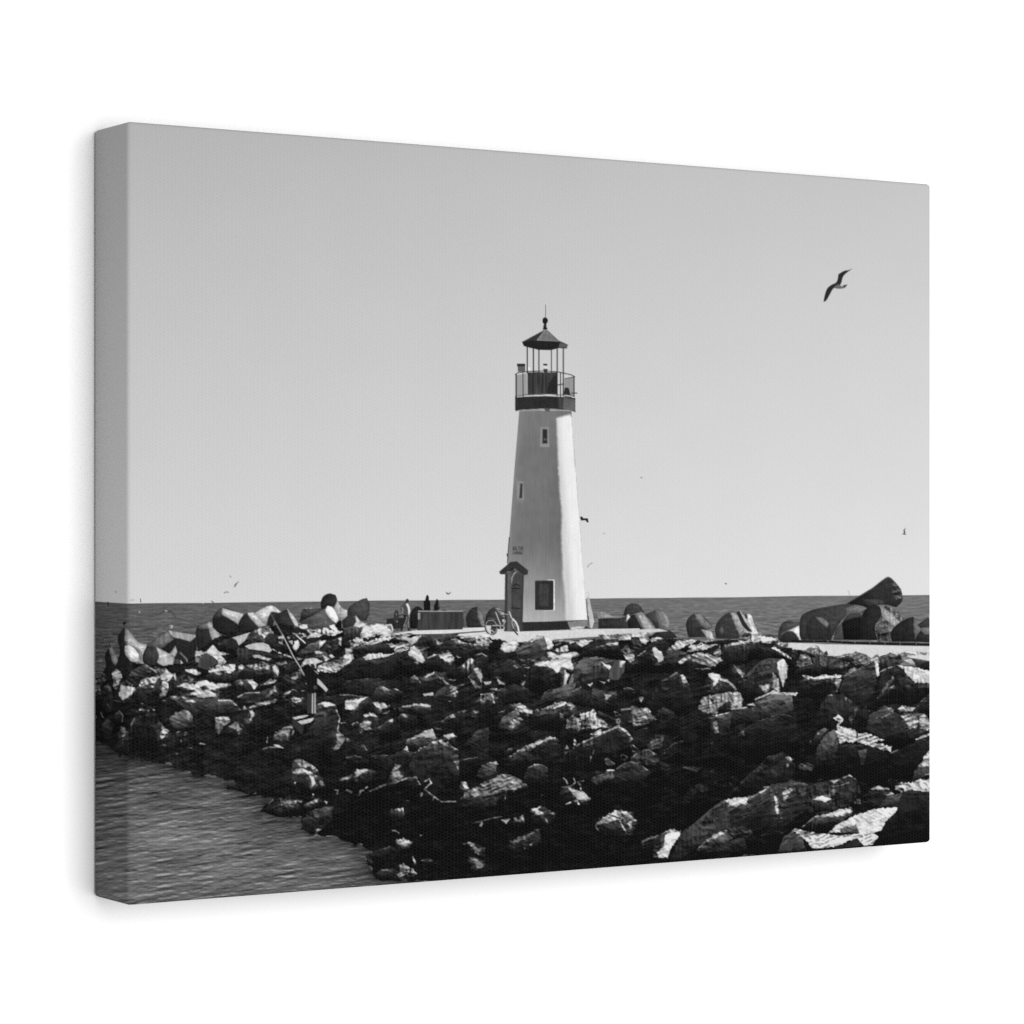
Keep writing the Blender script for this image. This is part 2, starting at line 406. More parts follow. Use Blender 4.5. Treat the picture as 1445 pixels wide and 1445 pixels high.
SHEET_SHORE = """
# sea tetrapods, left
@ 130 830 7.225
#tetrapod
s 42 : 335,390 262,495 285,640 255,770 260,860 380,870 400,830 530,775 520,640 555,570 490,560 380,440
s 165 : 335,392 380,440 490,560 555,570 540,640 525,700 530,775 470,790 390,840 440,760 480,720 470,650 420,600 350,575 330,540 335,470
s 120 : 440,600 500,640 515,720 490,740 480,690
k 212 : 335,590 370,580 430,615 470,670 480,730 450,752 400,745 350,700 330,640
#tetrapod
s 34 : 175,600 130,680 140,800 105,860 170,900 250,840 260,760 215,650
s 140 : 170,605 200,600 260,740 240,785 215,770 190,700
#tetrapod
s 30 : 770,440 700,480 580,570 525,660 520,750 540,775 650,790 800,835 960,830 1070,760 1060,470 840,440
s 98 : 770,440 700,480 560,580 560,600 640,600 710,615 830,520 790,460
g 155 : 770,430 1060,475 1060,495 1000,545 900,515 830,500 800,470
s 165 : 850,590 865,650 840,705 780,680
s 52 : 640,600 680,650 660,750 640,790 540,770 520,740 530,660 580,600
s 185 : 650,600 710,625 840,705 830,760 800,835 660,760 680,690
s 62 : 845,715 905,735 880,790 860,900 825,830
k 190 : 905,735 955,800 930,860 880,880
~s 2.4 120 : 900,660 960,720 990,810
#tetrapod
s 40 : 1185,340 1100,370 1060,420 1065,560 1080,650 1200,640 1240,570 1325,520 1250,390
s 88 : 1100,370 1185,345 1190,420 1080,410
s 178 : 1185,340 1220,355 1260,400 1325,520 1250,570 1220,520 1190,420 1170,370
@ 310 830 7.225
#tetrapod
s 36 : 25,202 0,215 -70,300 -70,400 0,460 130,490 210,460 200,400 190,372 245,262
s 62 : 25,202 20,290 -40,310 -70,300 0,215
s 188 : 25,202 245,262 190,372 130,330 20,270
#tetrapod
s 44 : 190,370 230,290 280,250 345,250 400,300 480,380 400,400 330,455 210,460
s 188 : 280,250 345,248 400,300 475,380 400,400 350,350 300,290
#tetrapod
k 197 : 345,265 440,205 520,180 560,190 620,240 590,255 530,240 500,290 470,375 400,300
s 42 : 530,240 590,250 620,262 560,320 540,400 480,380 500,290
#tetrapod
s 48 : 680,212 600,265 560,320 640,450 760,400 790,385 720,290
s 204 : 690,210 740,270 790,340 802,390 770,385 720,300
#tetrapod
s 60 : 870,205 1030,215 1020,250 820,310 840,230
~m 1.2 150 : 860,207 940,205 1030,215
s 84 : 820,310 1030,220 1090,190 1130,330 1200,370 1100,410 920,415 810,350
s 44 : 820,310 1030,220 1080,200 930,290 810,345
s 14 : 1190,340 1240,330 1240,410 1180,395
s 232 : 1080,210 1100,180 1140,190 1190,260 1210,320 1190,360 1140,320 1090,260
#tetrapod
s 178 : 1195,110 1250,205 1310,230 1300,280 1240,340 1210,290 1170,200
s 42 : 1030,150 1060,80 1120,55 1180,70 1198,120 1170,190 1100,180 1080,210 1035,212
#tetrapod
s 62 : 1310,210 1445,115 1500,100 1530,170 1500,330 1445,330 1390,290 1300,280
s 50 : 1250,330 1310,275 1370,290 1395,340 1370,395 1260,412
s 204 : 1385,270 1440,350 1390,372
@ 490 860 7.225
.s 52 : 170,110 225,40 235,45 180,115
# right tetrapods
@ 520 800 6.0208
#tetrapod
s 33 : 350,470 355,400 390,345 420,336 460,360 475,375 425,380 418,525 350,525
#tetrapod
s 95 : 800,378 862,366 840,420 840,505 800,505
s 48 : 830,420 880,350 925,338 970,400 990,500 980,520 840,517
s 135 : 925,340 970,400 990,510 960,500 930,430
#tetrapod
s 58 : 990,460 1010,390 1060,345 1110,345 1160,390 1165,550 990,550
s 145 : 1070,345 1110,347 1160,385 1160,440 1120,400
@ 850 800 7.225
#tetrapod
s 52 : -40,525 0,520 200,520 260,490 285,640 -40,640
s 172 : -60,470 0,455 110,505 190,515 0,525 -40,530
#tetrapod
s 36 : 250,500 360,480 430,640 270,640
s 58 : 210,498 250,400 300,375 370,385 430,470 350,475 240,500
s 200 : 240,570 250,490 268,482 285,510
s 165 : 330,480 400,460 560,665 490,702 420,640
s 105 : 330,480 350,480 440,640 490,702 420,640
#tetrapod
s 62 : 430,485 570,430 640,480 680,560 670,645 560,655 500,560
s 110 : 540,440 570,430 640,480 680,560 670,650 590,645 560,540
s 150 : 600,455 640,480 682,560 672,650 630,640 640,560
#tetrapod
s 45 : 490,712 560,660 660,640 730,680 765,722 600,735
#tetrapod
s 56 : 860,650 857,560 910,490 980,473 1040,510 1125,610 1080,640 1000,640 1060,712 880,722
s 122 : 940,480 1000,478 1120,610 1060,640 980,560
s 206 : 1020,640 1110,660 1142,740 1070,732
#tetrapod
@ 1030 850 12.0417
k 214 : 280,215 320,200 355,215 400,340 440,440 490,560 330,600 290,300
s 60 : 250,215 285,205 300,280 270,270
s 200 : 160,150 180,150 280,290 390,500 360,520 250,340
s 44 : 105,175 160,150 260,340 375,500 300,520 200,400
k 175 : 20,165 60,160 100,190 200,380 310,500 160,580 100,430 20,240
#tetrapod
s 60 : 600,575 660,545 720,555 775,610 690,615
@ 850 800 7.225
#tetrapod
s 54 : 1150,620 1200,530 1310,458 1370,470 1447,650 1410,700 1380,737 1160,732
s 78 : 1190,640 1220,600 1240,650 1220,690
s 158 : 1305,460 1370,475 1447,640 1400,702 1350,590
@ 1120 800 7.225
#tetrapod
@ 1030 850 12.0417
s 66 : 820,640 822,520 850,420 900,350 960,318 1060,300 1190,295 1210,660 900,670
s 100 : 960,318 1060,298 1190,295 1190,330 1060,345
s 205 : 880,545 1000,480 1180,395 1190,520 1210,645 1180,648 1150,590 1100,520 1040,490 960,500
s 42 : 850,660 870,590 920,525 990,495 1060,505 1120,560 1165,655 1160,690 900,690
@ 1120 800 7.225
#tetrapod
s 58 : 60,640 70,520 110,475 400,398 560,380 740,430 690,480 540,500 400,700 380,750 80,745 60,700
s 112 : 530,420 640,388 740,430 680,470 540,500
s 46 : 150,740 130,600 190,520 260,503 340,550 370,600 380,742
s 112 : 215,510 300,525 360,580 340,620 300,590
#tetrapod
s 42 : 540,380 800,220 940,112 962,105 1000,125 1090,230 1110,330 1100,360 1045,415 950,390 860,390 760,422 700,400
m 80 : 1010,150 1080,230 1100,310 1090,340 1050,330 1000,270
s 64 : 700,330 880,340 930,370 860,392 760,400
~s 1.2 105 : 540,378 800,220 945,110 965,105 1000,122 1090,230 1110,330
#tetrapod
s 82 : 405,745 430,640 500,560 510,520 600,450 690,470 700,520 670,745
s 22 : 510,745 490,580 560,500 690,500 690,745
s 60 : 505,560 560,490 680,470 690,510 600,530
s 36 : 690,745 680,560 720,450 800,393 870,400 897,460 885,520 830,600 855,750
#tetrapod
m 112 : 895,392 980,400 1125,530 1085,565 940,420
s 172 : 885,400 1000,490 1085,565 1020,612 905,500
m 82 : 895,500 1022,612 990,700 985,765 850,755 840,640
#tetrapod
s 38 : 990,670 1080,570 1150,530 1220,508 1237,560 1240,765 1000,765
s 112 : 1230,515 1292,640 1240,760 1220,600
#tetrapod
s 60 : 1265,590 1350,530 1420,495 1420,610 1290,625
s 165 : 1375,512 1420,495 1420,590
#tetrapod
s 48 : 1230,765 1290,655 1350,625 1420,640 1420,775
s 115 : 1290,650 1350,623 1420,638 1420,690 1340,690
# deck
@ 520 800 6.0208
#deck|printed pale concrete deck at the foot of the lighthouse
f 218 : 230,565 400,538 800,520 985,514 1150,535 1150,580 990,600 640,578 240,585
f 214 : 750,600 1150,560 1445,548 1445,640 1000,640
@ 650 660 5.78
f 214 : 0,1360 360,1335 500,1332 900,1318 1460,1312 1460,1345 1250,1368 760,1402 700,1440 0,1440
f 205 : 1150,1330 1620,1315 1700,1335 1450,1350 1250,1370
@ 1120 800 7.225
#path|printed pale concrete path at the right with a low kerb
f 214 : -60,775 0,775 340,790 600,795 1420,812 1420,970 1300,945 1200,930 1100,905 960,890 800,935 700,890 430,910 340,905 270,840 120,850 -60,850
m 170 : 1050,880 1200,860 1420,880 1420,900 1250,900 1150,915
#kerb_rail
s 26 : -20,745 80,748 340,752 620,766 1420,782 1420,808 1000,800 620,790 340,772 -20,772
.f 150 : 345,750 352,750 352,765 345,765
.f 120 : 205,750 210,750 210,765 205,765
.f 120 : 488,755 494,755 494,772 488,772
.f 130 : 622,765 629,765 629,782 622,782
.f 120 : 775,770 781,770 781,786 775,786
.f 120 : 928,775 934,775 934,790 928,790
.f 130 : 1082,778 1089,778 1089,793 1082,793
.f 120 : 1245,780 1251,780 1251,796 1245,796
@ 520 800 6.0208
#kerb_shadow
~s 1.5 42 : 240,582 480,577 640,574 990,547
# bench box
#bench_box|printed grey slab box with a pale sticker
g 62 : 425,376 802,376 800,532 415,540
~f 1.3 175 : 425,377 800,377
f 172 : 420,390 438,390 438,445 420,445
f 110 : 426,395 432,395 432,440 426,440
# people
@ 540 830 14.45
#person|printed man walking in a pale shirt and dark trousers
f 40 : 410,535 520,550 545,600 528,780 545,830 590,872 510,872 505,690 430,770 400,872 360,872 395,700 430,600
f 76 : 465,265 400,340 360,400 375,470 410,530 520,550 550,500 555,440 540,370 520,310
f 228 : 470,330 510,305 550,380 562,470 540,545 522,545 520,450 500,380
f 52 : 475,235 500,215 530,235 530,290 490,302 468,268
~f 0.9 160 : 500,570 470,690 430,765
~f 0.9 160 : 535,560 520,680 530,800
~f 1 170 : 400,400 412,440 405,520
~f 1.3 45 : 340,560 400,530
#person|printed child in a hooded jacket beside the walking man
f 40 : 80,640 130,620 430,605 420,740 380,830 210,830 190,740 75,735
f 55 : 235,500 260,455 290,445 318,470 332,560 320,620 300,700 312,875 292,875 280,700 240,700 218,620
f 118 : 272,510 292,510 290,560 275,555
f 190 : 285,670 305,670 305,690 285,690
~f 1.8 215 : 60,760 170,745 195,800 205,870
#person|printed tall person with long dark hair behind the bench box
f 24 : 910,133 940,170 946,250 972,290 972,460 840,460 834,280 870,240 884,170
#person|printed shorter dark figure behind the bench box
f 27 : 1106,218 1135,250 1141,340 1132,400 1172,350 1152,430 1122,460 1040,460 1045,360 1075,300 1090,240
f 36 : 1220,460 1250,433 1300,460
"""

SHEET_LIGHTHOUSE = """
# lighthouse
#lighthouse|printed white lighthouse with dark lantern gallery
@ 650 660 5.78
##tower_wall
t 122 : 478,-465 905,-465 905,-440 937,0 1032,1246 1032,1312 900,1322 500,1336 355,1320 383,760 440,0
@ 650 420 5.78
u 232 : 780,985 850,962 895,952 909,985 942,1445 800,1445 790,1200
@ 650 660 5.78
u 232 : 800,-1 944,-1 1036,1244 855,1258 850,1030 832,880 830,750 820,560 825,430 820,330 805,190
##base_band
s 42 : 503,1260 700,1256 1032,1242 1032,1312 900,1322 500,1336
s 128 : 870,1256 1032,1243 1032,1312 895,1322
k 195 : 905,1305 960,1295 1032,1300 1032,1312 905,1320
##cable
~f 1.5 80 : 397,570 387,700 382,775
f 45 : 375,705 385,700 388,725 378,722
##window
@ 650 420 5.78
f 142 : 652,1055 718,1055 724,1220 646,1220
f 128 : 660,1062 712,1062 714,1195 658,1195
f 46 : 670,1075 705,1075 706,1190 668,1190
f 90 : 676,1150 700,1150 700,1165 676,1165
##window
@ 650 660 5.78
f 138 : 458,112 512,112 516,262 455,262
f 58 : 487,130 505,130 502,250 478,250
f 128 : 458,255 520,260 512,287 458,282
##lettering
WALTON
##door
s 76 : 365,862 410,845 440,830 515,872 505,1338 358,1336
s 58 : 362,870 382,865 378,1334 358,1334
s 95 : 385,868 412,850 412,1330 380,1332
s 150 : 412,935 415,895 430,862 448,845 462,850 436,875 424,905 420,960
s 70 : 416,960 430,890 455,858 490,880 497,1000 490,1332 414,1332
~f 1.6 34 : 430,962 455,950 480,965
~f 1.6 34 : 418,985 482,986
~f 1.8 42 : 415,1145 482,1150
f 60 : 413,1110 432,1110 432,1140 413,1140
s 58 : 497,880 516,876 502,1336 489,1334
##porch_roof
s 54 : 313,850 405,770 460,765 552,840 546,872 515,877 480,852 440,822 420,842 390,846 360,870 324,870
s 40 : 390,845 420,815 440,822 420,842
##plaque
s 212 : 700,920 715,912 768,912 770,1160 750,1165 612,1165 612,1158 752,1150 752,922
s 46 : 612,922 752,922 757,930 757,1155 750,1162 612,1162 607,1155 607,930
s 62 : 640,950 720,950 720,1130 640,1130
##gallery_deck
@ 650 420 5.78
s 44 : 445,815 540,808 690,804 830,810 936,820 936,936 900,920 690,905 480,918 450,928 445,915
s 92 : 830,812 936,828 936,934 900,918 825,906
s 66 : 800,812 840,812 836,906 795,906
f 150 : 480,918 690,905 900,920 890,930 690,917 490,930
f 88 : 682,905 732,905 722,932 690,926
##beacon
f 60 : 673,540 708,540 706,556 676,556
f 215 : 676,556 706,556 708,582 676,582
f 55 : 674,583 710,583 706,612 680,612
##equipment_box
f 92 : 464,545 525,545 527,606 468,606
f 42 : 461,540 527,540 526,560 461,560
f 232 : 548,565 565,570 572,592 548,592
##lantern_drum
g 58 : 545,610 790,610 790,787 545,797
s 42 : 720,700 760,640 790,625 790,787 700,787
~f 0.7 95 : 600,615 600,785
~f 0.7 95 : 618,615 618,785
~f 0.7 80 : 650,615 650,785
~f 0.7 80 : 682,615 682,785
##railing
b 172 : 456,632 540,618 540,800 456,808
b 158 : 845,668 922,648 922,800 845,800
f 45 : 838,792 850,735 880,735 897,797
~f 1.2 60 : 447,627 470,613 560,603 690,599 800,608 900,630 930,646
~f 1.0 80 : 447,807 540,792 690,783 800,795 860,790 925,805
~f 1.8 48 : 452,625 452,815
~f 1.2 70 : 508,615 510,805
~f 1.4 60 : 815,612 815,806
~f 1.7 48 : 925,648 925,808
~f 1.0 60 : 850,662 925,648
~f 1.4 50 : 790,715 840,705
~f 1.2 50 : 905,780 948,780
~f 1.4 40 : 850,808 905,815
~f 1.4 50 : 912,823 932,828
##lantern_post
~f 1.6 46 : 543,395 543,612
##lantern_post
~f 1.7 42 : 593,405 594,785
##lantern_post
~f 1.6 52 : 638,380 638,612
##lantern_post
~f 1.3 62 : 740,420 740,612
##lantern_post
~f 1.6 50 : 788,400 788,800
##lantern_post
~f 1.6 48 : 838,405 838,802
##lantern_roof
s 50 : 688,262 625,346 560,362 502,362
s 112 : 690,262 710,268 802,356 624,347
s 74 : 706,266 800,350 876,385 862,412 804,358
s 34 : 502,362 625,347 802,357 870,392 866,416 800,412 740,428 640,428 560,408 515,395
s 90 : 806,364 876,390 862,412 802,404
~f 0.7 150 : 690,265 624,347
~f 0.7 150 : 624,349 800,358
##finial
f 28 : 688,160 706,170 713,188 706,206 698,215 708,262 670,262 680,215 670,206 667,188 672,170
f 190 : 698,230 706,236 704,246 698,244
##antenna
~f 0.9 95 : 693,62 693,165
# marker
@ 650 660 5.78
#white_post|printed pale post with a ring top beside the tower
s 192 : 1030,1055 1050,1060 1090,1255 1072,1312 1050,1302 1034,1120
~f 0.8 190 : 1020,1030 1030,1015 1045,1025 1045,1045 1030,1055
~f 1 70 : 1040,1210 1055,1310
f 45 : 998,1312 1025,1292 1048,1312
# bicycle
#bicycle|printed bicycle standing by the lighthouse door
@ 680 860 24.083
f 205 : 130,545 325,548 305,835 235,785 135,660
f 60 : 300,640 480,640 480,780 380,830 310,820
~f 1.7 36 : 520,610 505,720 460,810 400,850 315,862 230,835 160,760 115,640 115,540 150,420 220,350 300,335
~f 1.0 165 : 300,368 380,370 450,440 500,520 515,640 480,740 420,820 330,840 250,800 180,720 140,620 135,520 170,430 230,385 300,368
~f 1.2 90 : 210,320 320,300 430,340
~f 1.3 195 : 300,720 350,720 400,765
~f 1.3 200 : 370,555 600,552
~f 2.0 38 : 330,605 640,592
~f 1.1 195 : 620,560 700,545 760,600 740,670 660,690 625,640 620,560
~f 1.6 200 : 545,748 680,715 750,670
~f 1.5 180 : 470,100 545,290 630,500
~f 1.6 40 : 640,320 780,310
f 190 : 690,340 780,330 760,440 700,430
~f 1.5 165 : 800,390 740,520
~f 1.3 42 : 590,40 690,60 800,115
~f 1.0 45 : 620,250 680,205 790,210
~f 1.6 205 : 930,85 1010,290
~f 1.3 150 : 800,170 880,170
f 88 : 1040,340 1100,360 1200,500 1250,640 1250,760 1150,760 1080,640 1030,500
~f 2.3 226 : 1050,325 1150,430 1230,600 1262,790
~f 1.3 170 : 1032,340 1025,480 1080,650 1150,770
~f 1.0 150 : 1090,480 1130,570
~f 1.8 36 : 1080,680 1140,780 1215,860
"""

